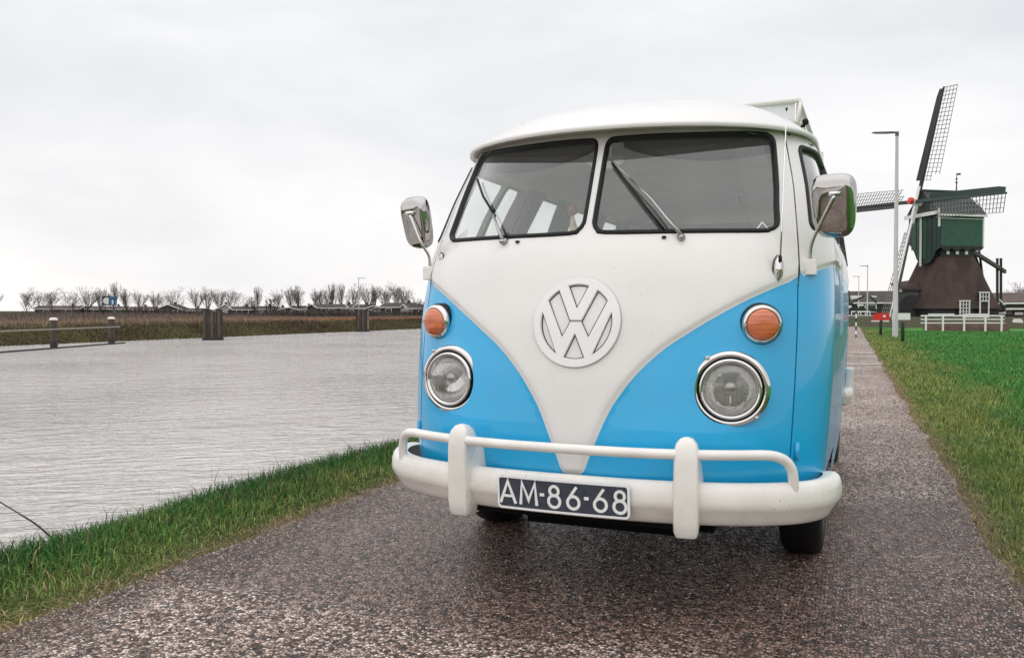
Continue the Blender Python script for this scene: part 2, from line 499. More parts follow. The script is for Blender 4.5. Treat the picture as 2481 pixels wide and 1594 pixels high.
# --- doors and sides
def rrect(a0, a1, z0, z1, r=.05, n=4):
    o = []
    for cx, cz, s in ((a1 - r, z1 - r, 0), (a0 + r, z1 - r, 90), (a0 + r, z0 + r, 180), (a1 - r, z0 + r, 270)):
        for k in range(n + 1):
            t = R(s + 90 * k / n); o.append((cx + r * math.cos(t), cz + r * math.sin(t)))
    return o
def arch(cy, r, zc):        # wheel arch outline in (a,z), cy = local Y of the axle, on the side
    ac = A0 + (cy - (smk(.6, FK) + smk(.6, DK))) / (Y_END - (smk(.6, FK) + smk(.6, DK))) * SIDE_L
    return ac, r, zc
def mir(poly): return [(-x, y) for x, y in poly][::-1]
DOOR_A1 = A0 + .62
ACF = arch(.98, .40, .36)
ACR = arch(3.32, .40, .36)
def side_outline(a0, a1, z0, z1, arcs):
    pts = [(a0, z0)]
    for ac, r, zc in arcs:
        h = zc - z0
        w = math.sqrt(max(r * r - h * h, 0)) if abs(h) < r else 0
        if ac - w > a0 and ac + w < a1:
            t0 = math.atan2(z0 - zc, -w); t1 = math.atan2(z0 - zc, w)
            t0 = t0 % (2 * PI); t1 = t1
            for k in range(17):
                t = t0 + (t1 - t0) * k / 16
                pts.append((ac + r * math.cos(t), zc + r * math.sin(t)))
    pts += [(a1, z0), (a1, z1), (a0, z1)]
    return pts
Z_SILL = .34
win_door = [rrect(.845, A0 + .255, 1.325, 1.668, .03), rrect(A0 + .29, A0 + .50, 1.325, 1.668, .04)]
win_side = [rrect(A0 + .70, A0 + 1.27, 1.33, 1.668, .05), rrect(A0 + 1.34, A0 + 1.92, 1.33, 1.668, .05), rrect(A0 + 2.02, A0 + 2.60, 1.33, 1.668, .05)]
def side_mesh(name, a0, a1, z0, arcs, wins, sgn, label=None):
    o = side_outline(a0, a1, z0, TOPZ, arcs)
    o = resample(o, .06)
    hs = [resample(w, .05) for w in wins]
    if sgn < 0: o = mir(o); hs = [mir(h) for h in hs]
    lo, hi = (a0, a1) if sgn > 0 else (-a1, -a0)
    ob = surf_obj(name, o, [BLUE, WHITE], hs, vlines(lo + .004, hi - .004), (.05, .05), ridge, white)
    if label: ob['label'] = label
    return ob
for sgn in (1, -1):
    dlo = SEAM + .006
    d = side_mesh('cab_door', dlo, DOOR_A1, .44, [(ACF[0], .40, .36)], win_door, sgn)
    side_mesh('side_panel', DOOR_A1 + .006, A0 + SIDE_L, .30, [ACR], win_side, sgn)
    # recessed seams behind the door gaps and the sill under the door
    st = [(SEAM - .004, Z_LO), (dlo + .004, Z_LO), (dlo + .004, TOPZ), (SEAM - .004, TOPZ)]
    st2 = [(DOOR_A1 - .004, Z_LO), (DOOR_A1 + .010, Z_LO), (DOOR_A1 + .010, TOPZ), (DOOR_A1 - .004, TOPZ)]
    sill = [(dlo + .005, Z_LO), (dlo + .005, .445), (DOOR_A1, .445), (DOOR_A1, Z_LO)]
    for nm, q in (('door_gap', st), ('door_gap', st2), ('door_sill', sill)):
        q = resample(q, .05)
        if nm == 'door_sill':
            q = resample([(dlo, Z_LO)] + [(ACF[0] + .42 * math.cos(t), .36 + .42 * math.sin(t)) for t in np.linspace(PI * .99, PI * .93, 2)] + [(dlo, .36)], .05)
            q = resample([(dlo, Z_LO), (dlo + .10, Z_LO), (dlo + .10, .434), (dlo, .434)], .05)
        surf_obj(nm, q if sgn > 0 else mir(q), BLUE if nm == 'door_sill' else [BLUE, WHITE], (), (), .05, (lambda P, s=nm: np.full(len(P), -.0045 if s == 'door_gap' else -.004)), white if nm == 'door_gap' else None)

# rear body: mirrored nose surface, rounder at the corners
def rear_pt(a, z, h=0):
    W = smk(z, WK); s = np.abs(a) / 1.0
    t = np.clip(s, 0, 1); p = 3.2
    gx = np.sin(t * PI / 2) ** (2 / p); gy = 1 - np.cos(t * PI / 2) ** (2 / p)
    tz = np.interp(z, [.3, .9, 1.2, 1.72], [.05, 0, .02, .16])
    return np.stack([np.sign(a) * W * gx, Y_END + (.42 - tz) * (1 - gy), z], -1)
v2, Fr, Cr = cdt(rect(-1, 1, .30, TOPZ, .06), [resample(rrect(-.42, .42, 1.30, 1.62, .07), .06)], [], .07)
mb = MB(); mb.add(rear_pt(v2[:, 0], v2[:, 1]), Fr); mb.mi = [int(c[1] > 1.21) for c in Cr]
mb.build('rear_panel', [BLUE, WHITE], VAN, smooth=True)
v2, Fr, Cr = cdt(rrect(-.41, .41, 1.31, 1.61, .07), [], [], 0)
mb = MB(); mb.add(rear_pt(v2[:, 0], v2[:, 1]) - np.array([0, .01, 0]), Fr); mb.build('rear_window', GLASS, VAN)

# --- seals and glass
def seal(name, poly, w, h, parent, m=RUBBER):
    inn = offset_poly(poly, w)
    mb = MB(); n = len(poly)
    q = [np.array(poly), np.array(offset_poly(poly, w * .25)), np.array(offset_poly(poly, w * .7)), np.array(inn)]
    hh = [.0, h, h * .9, -.012]
    V = np.vstack([SP(p[:, 0], p[:, 1], np.full(n, e) + (.010 if True else 0)) for p, e in zip(q, hh)])
    fs = []
    for r_ in range(3):
        for i in range(n): fs.append((r_ * n + i, r_ * n + (i + 1) % n, (r_ + 1) * n + (i + 1) % n, (r_ + 1) * n + i))
    mb.add(V, fs)
    return mb.build(name, m, parent, smooth=True)
for sgn in (1, -1):
    poly = WSc if sgn > 0 else WSl
    g = surf_obj('windscreen', offset_poly(poly, .017), GLASS, (), (), .05, lambda P: np.full(len(P), .002))
    seal('rubber_seal', poly, .019, .008, g)
    for w in win_door + win_side:
        w2 = resample(w, .05); w2 = w2 if sgn > 0 else mir(w2)
        g = surf_obj('side_window', w2, GLASS, (), (), .08, lambda P: np.full(len(P), -.004))
        seal('window_seal', offset_poly(w2, -.006), .020, .006, g)
mb = MB()     # thin white sill trim inside the windscreen: the dashboard top
for x0, x1 in ((-.66, .66),):
    xs = np.linspace(x0, x1, 30)
    a = SM(xs * 1.02, np.full(30, 1.286)) + np.array([0, .02, 0]); b = a + np.array([0, .22, .012]); c = b + np.array([0, .03, -.03]); d2 = c + np.array([0, .0, -.25])
    V = np.vstack([a, b, c, d2]); mb.add(V, [(r_ * 30 + i, r_ * 30 + i + 1, (r_ + 1) * 30 + i + 1, (r_ + 1) * 30 + i) for r_ in range(3) for i in range(29)])
mb.build('dashboard', WHITE, VAN, smooth=True, sharp=40)

# --- roof, gutter, header under the gutter
GW, GF, GD, GP = .738, .212, .62, 2.10
def gut(a, W=GW, F=GF, D=GD):
    """rim of the roof in plan; a in -1..1 over the front, beyond that along the side"""
    s = abs(a)
    if s <= 1:
        th = s * PI / 2; gx = math.sin(th) ** (2 / GP); gy = 1 - max(0, 1 - gx ** GP) ** (1 / GP)
        return Vector((math.copysign(W * gx, a), F + D * gy, 0))
    if s <= 2: return Vector((math.copysign(W, a), F + D + (s - 1) * (3.70 - F - D), 0))
    th = (s - 2) * PI / 2; return Vector((math.copysign(W * math.cos(th) ** (2 / 2.6), a), 3.70 + .40 * math.sin(th) ** (2 / 2.6), 0))
def gutz(p):                 # the gutter rises a little over the corners
    return 1.712 + .008 * math.exp(-((p.y - .62) / .3) ** 2)
ALL = list(np.linspace(-1, 1, 61)) + list(np.linspace(1.05, 2, 20)) + list(np.linspace(2.05, 3, 14))
AL = sorted(ALL + [-x for x in ALL if x > 1.001])
rimp = [gut(a) for a in AL]
rows = []
RR = [1.0, .995, .975, .94, .89, .82, .74, .64, .52, .38, .22, .08, 0.0]
for r_ in RR:
    row = []
    for p in rimp:
        c = Vector((0, min(max(p.y, 1.08), 3.0), 0))
        q = c + (p - c) * r_
        wf = min(1, max(0, (1.08 - p.y) / (1.08 - .212)))
        pe = 2.9 * (1 - wf) + 2.2 * wf; qe = .80 * (1 - wf) + .93 * wf
        hgt = .012 + .228 * (1 - r_ ** pe) ** qe
        row.append(Vector((q.x, q.y, gutz(p) + hgt)))
    rows.append(row)
mb = MB(); n = len(rimp)
mb.add([v for row in rows for v in row], [(r_ * n + i, r_ * n + i + 1, (r_ + 1) * n + i + 1, (r_ + 1) * n + i) for r_ in range(len(RR) - 1) for i in range(n - 1)])
roof = mb.build('roof', WHITE, VAN, smooth=True)
mb = MB()
prof = [(-.004, .016), (.010, .015), (.017, .009), (.018, .0), (.014, -.006), (.004, -.006), (-.002, -.002), (-.012, -.002)]
ring = []
for i, p in enumerate(rimp):
    t = (rimp[min(i + 1, n - 1)] - rimp[max(i - 1, 0)]).normalized(); nrm = Vector((t.y, -t.x, 0))
    for o_, z_ in prof: ring.append(Vector((p.x, p.y, gutz(p) + z_)) + nrm * o_)
k = len(prof)
mb.add(ring, [(i * k + j, i * k + j + 1, (i + 1) * k + j + 1, (i + 1) * k + j) for i in range(n - 1) for j in range(k - 1)])
mb.build('rain_gutter', WHITE, VAN, smooth=True, sharp=50)
mb = MB()       # header: closes the body top to the gutter
NA = 121; aa = np.linspace(-A0 - 3.05, A0 + 3.05, NA)
def rim_at(pt):       # nearest rim point at the same direction
    best = min(rimp, key=lambda q: (q.x - pt[0]) ** 2 + (q.y - pt[1]) ** 2); return best
b0 = SM(aa, np.full(NA, TOPZ)); b0[:, 2] -= .004
V = []
for a_, q in zip(aa, b0):
    u_a = np.interp(min(abs(a_), A0), _S, _t)
    if abs(a_) <= A0: g_ = gut(math.copysign(u_a, a_) if a_ else 0)
    else: g_ = Vector((math.copysign(GW, a_), max(q[1], GF + GD), 0))
    V.append(tuple(q)); V.append((g_.x * .999, g_.y, gutz(g_) - .002))
mb.add(V, [(2 * i, 2 * i + 2, 2 * i + 3, 2 * i + 1) for i in range(NA - 1)])
mb.build('roof_header', mat('shaded_header_paint', (.46, .41, .36), .5, var=.2, scale=6), VAN, smooth=True)  # gutter's shade on the header painted in as a brown tone

# --- interior
mb = MB()
ys = np.linspace(.42, 3.95, 24); xs = np.linspace(-1, 1, 15)
V = [(min(.742, .54 + (y - .42) * .7) * x, y, 1.695 + .16 * (1 - abs(x) ** 2.4) * min(1, .55 + (y - .42) * .9)) for y in ys for x in xs]
mb.add(V, [(i * 15 + j, i * 15 + j + 1, (i + 1) * 15 + j + 1, (i + 1) * 15 + j) for i in range(23) for j in range(14)])
mb.build('headliner', LINER, VAN, smooth=True)
for sgn in (1, -1):
    # fabric-covered inner wall with the same window openings, set in by 4 cm
    o = resample([(.80, .5), (A0 + 3.05, .5), (A0 + 3.05, 1.70), (.80, 1.70)], .08)
    hs = [resample(w, .06) for w in [rrect(.845, A0 + .50, 1.325, 1.668, .04)] + win_side]
    if sgn < 0: o = mir(o); hs = [mir(h) for h in hs]
    surf_obj('inner_wall', o, LINER, hs, (), .1, lambda P: np.full(len(P), -.035))
    # sun visor tucked under the header, lower edge sagging
    xv = np.linspace(.055, .665, 16); mb = MB(); V = []
    for x in xv:
        t = (x - .055) / .61; sag = math.sin(PI * min(1, t * 1.0)) ** .8
        y = .33 + .22 * (x / .66) ** 2
        zb = 1.672 - .060 * sag
        V += [(sgn * x, y + .02, 1.712), (sgn * x, y + .055, zb + .02), (sgn * x, y + .07, zb), (sgn * x, y + .075, zb + .02), (sgn * x, y + .05, 1.712)]
    mb.add(V, [(i * 5 + j, i * 5 + j + 1, (i + 1) * 5 + j + 1, (i + 1) * 5 + j) for i in range(15) for j in range(4)])
    mb.build('sun_visor', VISOR, VAN, smooth=True)
    # curtains gathered beside the windows
    for (c0, c1) in ((A0 + .50, A0 + .71), (A0 + .98, A0 + 1.34), (A0 + 1.68, A0 + 2.02), (A0 + 2.34, A0 + 2.66)):
        m_ = 28; V = []
        for i in range(m_):
            t = i / (m_ - 1); w_ = .55 + .45 * 1
            for zz, pinch in ((1.69, 1.0), (1.58, .92), (1.47, .80), (1.39, .76), (1.30, .84)):
                cc = (c0 + c1) / 2; a_ = cc + (c0 - cc + (c1 - c0) * t) * pinch
                p_ = SP(np.array([sgn * a_]), np.array([zz]), np.array([-.05 - .014 * math.sin(t * 34)]))[0]
                V.append(tuple(p_))
        mb = MB(); mb.add(V, [(i * 5 + j, i * 5 + j + 1, (i + 1) * 5 + j + 1, (i + 1) * 5 + j) for i in range(m_ - 1) for j in range(4)])
        mb.build('curtain', CURTAIN, VAN, smooth=True)
mb = MB(); mb.box((0, 1.28, .92), (1.45, .14, .64), M=Matrix.Rotation(R(-8), 3, 'X')); mb.box((0, 1.02, .66), (1.45, .50, .16)); mb.build('front_seat', SEAT, VAN, bevel=.03)
CREAM = mat('cream_bounce', (.78, .75, .69), .6, var=.05, scale=4)  # pale unseen cabin fittings added to bounce window light up to the headliner
mb = MB(); mb.box((0, 2.45, .50), (1.52, 2.9, .04)); mb.build('cabin_floor', CREAM, VAN)
mb = MB(); mb.box((0, 2.95, .78), (1.46, 1.5, .50)); mb.build('bounce_bed', CREAM, VAN, bevel=.04)
mb = MB(); mb.box((.52, 1.85, .84), (.42, .62, .62)); mb.build('bounce_cabinet', CREAM, VAN, bevel=.01)
for s_ in (1, -1): mb = MB(); mb.box((s_ * .775, 2.3, .88), (.02, 2.8, .78)); mb.build('side_lining', CREAM, VAN)
ctr = Vector((.36, .62, 1.16)); u_ = Vector((1, 0, 0)); v_ = Vector((0, .82, .57)).normalized()
mb.tube([ctr + u_ * (.21 * math.cos(t)) + v_ * (.21 * math.sin(t)) for t in np.linspace(0, 2 * PI, 33)[:-1]], .010, 8, closed=True)
mb.tube([ctr - u_ * .2, ctr + u_ * .2], .008, 8); mb.tube([ctr, ctr + Vector((0, -.30, -.35))], .02, 8)
mb.build('steering_wheel', mat('ivory_plastic', (.5, .48, .42), .4), VAN, smooth=True)
mb = MB()
for cx, rx in ((-.048, .078),):
    V = []; m_ = 20
    mbp = [(0, 0)]
    mb.add([(cx + rx * math.cos(t), .50 - h_, 1.640 + .027 * s_ * math.sin(t) + .004 * math.cos(2 * t)) for h_, s_ in ((0, 1), (.010, .8), (.014, 0.01)) for t in np.linspace(0, 2 * PI, m_ + 1)[:-1]],
           [(r_ * m_ + i, r_ * m_ + (i + 1) % m_, (r_ + 1) * m_ + (i + 1) % m_, (r_ + 1) * m_ + i) for r_ in range(2) for i in range(m_)])
mb.tube([(-.02, .48, 1.645), (0, .40, 1.70)], .006, 8)
mb.build('interior_mirror', mat('white_plastic', (.75, .75, .74), .35), VAN, smooth=True)

# dried ornament hanging inside the passenger pane
mb = MB()
bx = Vector((-.165, .42, 1.42))
mb.lathe([(.002, 0), (.014, 0), (.020, -.02), (.012, -.04), (.002, -.045)], 10, Matrix.Translation(bx) @ Matrix.Rotation(R(90), 4, 'X'))
mb.cur = 1
mb.tube([bx + Vector((0, 0, -.0)), bx + Vector((.006, 0, -.06)), bx + Vector((.008, 0, -.115))], [.006, .018, .016], 8)
mb.cur = 0
mb.tube([bx, bx + Vector((.03, 0, .012)), bx + Vector((.052, 0, .035))], [.004, .003, .002], 6)
mb.tube([bx, bx + Vector((-.016, 0, .02)), bx + Vector((-.02, 0, .032))], [.004, .003, .002], 6)
mb.build('hanging_ornament', [mat('dried_brown', (.16, .07, .04), .8), mat('dried_straw', (.42, .34, .24), .9, var=.3, scale=60)], VAN, smooth=True)

# --- emblem: disc with six openings
def emb():
    def arc(x0, y0, x1, y1, r, n=8):
        a0 = math.atan2(y0, x0); a1 = math.atan2(y1, x1)
        if a1 - a0 > PI: a1 -= 2 * PI
        if a0 - a1 > PI: a1 += 2 * PI
        return [(r * math.cos(a0 + (a1 - a0) * k / n), r * math.sin(a0 + (a1 - a0) * k / n)) for k in range(n + 1)]
    Hs = []
    Hs.append([(0, .265)] + arc(.25, .80, -.25, .80, .85))
    for s in (1, -1):
        q = [(s * .125, .045), ] + arc(s * .44, .717, s * .70, .465, .848) + [(s * .305, -.366), (s * .115, -.010)]
        Hs.append(q)
    Hs.append([(0, -.235)] + arc(-.255, -.79, .255, -.79, .84))
    for s in (1, -1):
        Hs.append([(s * .805, .235)] + arc(s * .83, .14, s * .40, -.735, .838, 10))
    # thin gap between the foot of the V and the peak of the W joins the two side openings
    L_, R_ = Hs[2], Hs[1]
    big = R_[0:1] + R_[1:] + [(-.115, -.010)] + L_[::-1][1:] if False else None
    g = [(-.125, .045), (-.115, -.010), (.115, -.010), (.125, .045)]
    merged = [p for p in R_[:-1]] + [(.115, -.010), (-.115, -.010)] + [L_[-2]] + L_[1:-2][::-1] + [(-.125, .045)]
    Hs = [Hs[0], merged, Hs[3], Hs[4], Hs[5]]
    return Hs
ER, EZ = .158, .989
def emap(p, h):
    p = np.asarray(p); return SP(p[:, 0] * ER, EZ + p[:, 1] * ER * .985, np.full(len(p), .010 + h))
EMBW = mat('emblem_enamel', (.78, .77, .755), .22, coat=.6)
disc = [(math.cos(t), math.sin(t)) for t in np.linspace(0, 2 * PI, 73)[:-1]]
slab_on_surface('emblem_gasket_shade', [(x * 1.022, y * 1.022) for x, y in disc], RUBBER, .0, .0040, [offset_poly(h_, .035) for h_ in emb()], 0, VAN, emap)  # gasket widened into a dark outline that draws a shadow gap
slab_on_surface('emblem', disc, EMBW, .0045, .0105, emb(), 0, VAN, emap, bevel=.02)

# --- headlights and indicators
def frame_at(a, z, h=0, toe=None):
    p = SP(np.array([a]), np.array([z]), np.array([h]))[0]; n = SN(np.array([a]), np.array([z]))[0]
    yaw = math.atan2(n[0], -n[1]) if toe is None else toe
    return Vector(p), yaw
def ring_pts(M, rr, h, n=36): return [M @ Vector((rr * math.cos(t), -h, rr * math.sin(t))) for t in np.linspace(0, 2 * PI, n + 1)[:-1]]
for s in (1, -1):
    p = Vector((s * .521, .045, .770)); yaw = s * R(9)
    Mx = Matrix.Translation(p) @ Matrix.Rotation(yaw, 4, 'Z')
    Mx = Mx @ Matrix.Diagonal((1.065, 1, 1.055, 1))
    hl = link('headlight', None, VAN); KIDS.setdefault(VAN.name, []).append(hl)
    mb = MB(); mb.lathe([(.119, -.10), (.1205, -.02), (.1235, .0), (.1225, .010), (.118, .018), (.110, .022), (.104, .019)], 64, Mx)
    mb.build('chrome_rim', CHROME, hl, smooth=True)
    mb = MB(); mb.lathe([(.104, .019), (.102, .012), (.0995, .013), (.097, .024)], 64, Mx); mb.build('gasket', RUBBER, hl, smooth=True)
    mb = MB(); mb.lathe([(.0985, .012), (.097, .026), (.093, .031), (.088, .030), (.083, .024), (.0815, .018)], 64, Mx); mb.build('inner_ring', CHROME, hl, smooth=True)
    mb = MB(); mb.lathe([(.001, .046), (.02, .0455), (.045, .042), (.065, .035), (.076, .027), (.0815, .020)], 48, Mx); mb.build('headlight_lens', LENS, hl, smooth=True)
    mb = MB(); mb.lathe([(.082, .018), (.079, .002), (.066, -.026), (.048, -.044), (.025, -.054), (.001, -.057)], 40, Mx); mb.build('reflector', mat('reflector', (.66, .65, .64), .12, metal=1.0, bump=.002, bscale=40), hl, smooth=True)
    mb = MB(); mb.lathe([(.001, .020), (.010, .0195), (.018, .015), (.0215, .006), (.019, -.006), (.010, -.03)], 24, Mx @ Matrix.Translation((0, 0, .004))); mb.build('bulb_shield', DCHROME, hl, smooth=True)
    mb = MB(); mb.tube([Mx @ Vector((0, -.012, -.015)), Mx @ Vector((0, -.016, -.072))], .0018, 6); mb.build('shield_stay', CHROME, hl, smooth=True)
    for t in (R(180) if s > 0 else R(2), R(125), R(-48)):
        c = Mx @ Vector((.121 * math.cos(t), -.012, .121 * math.sin(t))); mb = MB(); mb.box(c, (.015, .020, .012)); mb.build('rim_screw', CHROME, hl, bevel=.003)
    # indicator
    p, yaw = frame_at(s * .635, .989, .0); yaw *= .55
    Mx = Matrix.Translation(p) @ Matrix.Rotation(yaw, 4, 'Z') @ Matrix.Rotation(R(4), 4, 'X')
    it = link('indicator', None, VAN); KIDS.setdefault(VAN.name, []).append(it)
    mb = MB(); mb.lathe([(.070, -.06), (.071, .012)], 40, Mx); mb.lathe([(.071, .012), (.069, .018), (.066, .020)], 40, Mx)
    mb.build('rubber_base', RUBBER, it, smooth=True)
    mb = MB(); mb.lathe([(.0665, .0), (.067, .022), (.064, .032), (.058, .038), (.054, .038), (.0525, .034)], 40, Mx); mb.build('chrome_ring', CHROME, it, smooth=True)
    mb = MB(); pr = [(.0525, .036)]
    for k in range(12):
        r_ = .0525 * (1 - (k + 1) / 12); pr.append((r_ + .0025, .037 + .024 * math.sqrt(max(0, 1 - (r_ / .0525) ** 2)) - .001)); pr.append((max(r_, .0005), .037 + .024 * math.sqrt(max(0, 1 - (r_ / .0525) ** 2))))
    mb.lathe(pr, 32, Mx); mb.build('amber_lens', ORANGE, it, smooth=True)
    for q_ in (.0555, -.0555): mb = MB(); mb.box(Mx @ Vector((q_, -.040, 0)), (.007, .006, .007)); mb.build('screw', DCHROME, it)

# --- bumper: blade, rail, overriders, number plate
bump = link('front_bumper', None, VAN); KIDS.setdefault(VAN.name, []).append(bump)
def blade(u, off=0):         # plan curve of the blade, u in -1..1 front, beyond: straight back
    s = abs(u); W = .862 + off; F = -.135 - off; D = .45; p = 2.45
    if s <= 1:
        th = s * PI / 2; gx = math.sin(th) ** (2 / p); gy = 1 - max(0, 1 - gx ** p) ** (1 / p)
        return Vector((math.copysign(W * gx, u), F + D * gy, 0))
    return Vector((math.copysign(W - (s - 1) * .04, u), F + D + (s - 1) * .5, 0))
US = list(np.linspace(-1.12, 1.12, 97)); n = len(US)
BP = [(-.05, .457), (-.024, .465), (-.006, .464), (.006, .452), (.012, .432), (.014, .405), (.012, .386), (.004, .374), (-.014, .346), (-.024, .328), (-.034, .320), (-.05, .320)]
def blade_mesh(sg_y=1, y0=0):
    ring = []
    for i, u in enumerate(US):
        p = blade(u); t = (blade(min(u + .01, 1.13)) - blade(max(u - .01, -1.13))).normalized(); nr = Vector((t.y, -t.x, 0))
        e = max(0, (abs(u) - .86) / .26); tap = 1 - .42 * e ** 2.2; inw = -.05 * e ** 3
        zc = .398 + .012 * e
        for o_, z_ in BP:
            q = p + nr * (o_ * (1 - .0 * e) + inw); zz = zc + (z_ - .392) * tap
            ring.append(Vector((q.x, y0 + sg_y * q.y, zz)))
    k = len(BP); mb = MB()
    mb.add(ring, [(i * k + j, i * k + j + 1, (i + 1) * k + j + 1, (i + 1) * k + j) for i in range(n - 1) for j in range(k - 1)])
    mb.add(ring[:k], [tuple(range(k))]); mb.add(ring[-k:], [tuple(range(k))])
    return mb
blade_mesh().build('bumper_blade', BUMPW, bump, smooth=True, sharp=60)
def rail_y(x): return -.166 + .175 * (abs(x) / .72) ** 2.6
pts = []
for s in (-1, 1):
    seg = []
    seg += [Vector((s * .728, .035, .440)), Vector((s * .727, .028, .480)), Vector((s * .722, .020, .515)), Vector((s * .705, .004, .545)), Vector((s * .675, -.018, .562)), Vector((s * .635, -.040, .567))]
    pts.append(seg)
mid = [Vector((x, rail_y(x), .567)) for x in np.linspace(-.58, .58, 25)]
path = catmull(pts[0] + mid + pts[1][::-1], 3)
mb = MB(); mb.tube(path, .0170, 14); mb.build('top_rail', BUMPW, bump, smooth=True)
for s in (1, -1):
    x0 = s * .405
    Mo = Matrix.Translation(Vector((x0, blade(abs(.30)).y - .012, 0))) @ Matrix.Rotation(s * R(7), 4, 'Z')
    mb = MB()
    # cross sections of the guard from bottom to top: half width, front y, back y
    secs = [(.290, .022, -.010, .020), (.296, .034, -.024, .028), (.312, .0400, -.032, .030), (.345, .0415, -.038, .028), (.46, .0415, -.042, .030), (.54, .0410, -.042, .050), (.575, .0400, -.039, .038), (.600, .034, -.031, .028), (.616, .022, -.020, .015), (.622, .006, -.008, .004)]
    ring = []
    for z_, hw, yf, yb in secs:
        for fx, fy in ((-1, .55), (-1, .22), (-.90, .05), (-.78, .0), (0, -.02), (.78, .0), (.90, .05), (1, .22), (1, .55), (.9, 1), (-.9, 1)):
            ring.append(Mo @ Vector((hw * fx, yf + (yb - yf) * fy, z_)))
    k = 11
    mb.add(ring, [(i * k + j, i * k + (j + 1) % k, (i + 1) * k + (j + 1) % k, (i + 1) * k + j) for i in range(len(secs) - 1) for j in range(k)])
    mb.add(ring[:k], [tuple(range(k))]); mb.add(ring[-k:], [tuple(range(k))])
    ov_ = mb.build('overrider', BUMPW, bump, smooth=True, sharp=32)
    # flared saddle behind the guard
    mb = MB(); ring = []
    for z_, hw, yf, yb in [(.296, .036, -.02, .05), (.33, .044, -.028, .10), (.46, .052, -.028, .13), (.475, .050, -.025, .12), (.55, .038, -.02, .06), (.585, .026, -.018, .03)]:
        for fx, fy in ((-1, 1), (-.86, .0), (.86, .0), (1, 1)): ring.append(Mo @ Vector((hw * fx, yf + .006 + (yb - yf) * fy, z_)))
    mb.add(ring, [(i * 4 + j, i * 4 + (j + 1) % 4, (i + 1) * 4 + (j + 1) % 4, (i + 1) * 4 + j) for i in range(5) for j in range(4)] + [(0, 1, 2, 3), (20, 21, 22, 23)])
    mb.build('overrider_saddle', BUMPW, bump, smooth=True, sharp=35, bevel=.004)
# number plate
pl = link('number_plate', None, VAN); KIDS.setdefault(VAN.name, []).append(pl)
PW, PH = .232, .0535
def pmap(p, h):
    p = np.asarray(p, float); y = -.1555 + .030 * (p[:, 0] / .45) ** 2
    x = p[:, 0] - .008; z = .4015 + p[:, 1] * .995
    return np.stack([x, y - h - .02 * (p[:, 1] / .06) * .25, z], -1)
outer = resample(rrect(-PW, PW, -PH, PH, .012), .03)
slab_on_surface('plate_board', outer, PLATE, 0, .008, (), 0, pl, pmap)
slab_on_surface('plate_border', offset_poly(outer, -.0045), LETTER, -.001, .0100, [offset_poly(outer, .0028)], 0, pl, pmap)
def stroke(path, w, name='letter'):
    """ribbon of width w along 2D path, raised from the plate"""
    mb = MB(); P = [np.array(p, float) for p in path]; m_ = len(P); closed = np.hypot(*(P[0] - P[-1])) < 1e-6
    if closed: P = P[:-1]; m_ -= 1
    Ls = []; Rs = []
    for i in range(m_):
        a = P[i - 1] if (closed or i > 0) else P[i]; b = P[(i + 1) % m_] if (closed or i < m_ - 1) else P[i]
        e1 = P[i] - a; e2 = b - P[i]
        if np.hypot(*e1) < 1e-9: e1 = e2
        if np.hypot(*e2) < 1e-9: e2 = e1
        e1 = e1 / np.hypot(*e1); e2 = e2 / np.hypot(*e2)
        n1 = np.array([-e1[1], e1[0]]); n2 = np.array([-e2[1], e2[0]]); q = n1 + n2; q /= np.hypot(*q); q /= max(.45, q @ n1)
        Ls.append(P[i] + q * w / 2); Rs.append(P[i] - q * w / 2)
    Ls = np.array(Ls); Rs = np.array(Rs)
    V = np.vstack([pmap(Ls, .0105), pmap(Rs, .0105), pmap(Ls, .006), pmap(Rs, .006)])
    fs = []; cnt = m_ if closed else m_ - 1
    for i in range(cnt):
        j = (i + 1) % m_
        fs += [(i, j, m_ + j, m_ + i), (i, 2 * m_ + i, 2 * m_ + j, j), (m_ + i, m_ + j, 3 * m_ + j, 3 * m_ + i)]
    if not closed:
        for i in (0, m_ - 1): fs.append((i, m_ + i, 3 * m_ + i, 2 * m_ + i))
    mb.add(V, fs); return mb
def merge(*mbs):
    o = MB()
    for q in mbs: o.add(q.v, q.f)
    return o
def circ(cx, cy, rx, ry, t0=0, t1=360, n=22): return [(cx + rx * math.cos(R(t)), cy + ry * math.sin(R(t))) for t in np.linspace(t0, t1, n)]
h = .0385; sw = .0105
def gA(x): return merge(stroke([(x - .029, -h), (x, h), (x + .029, -h)], sw), stroke([(x - .017, -.013), (x + .017, -.013)], sw * .85))
def gM(x): return merge(stroke([(x - .030, -h), (x - .024, h), (x, -.022), (x + .024, h), (x + .030, -h)], sw))
def g8(x): return merge(stroke(circ(x, .0185, .0155, .0165), sw * .92), stroke(circ(x, -.0175, .0205, .0210), sw * .95))
def g6(x): return merge(stroke(circ(x, -.0160, .0205, .0215), sw * .95), stroke([(x + .012, h), (x - .003, .017), (x - .0175, -.006)], sw * .9))
def gd(x): return merge(stroke([(x - .008, .002), (x + .008, .002)], sw))
for fn, x in ((gA, -.196), (gM, -.118), (gd, -.068), (g8, -.024), (g6, .044), (gd, .090), (g6, .138), (g8, .204)):
    fn(x).build('letter', LETTER, pl)

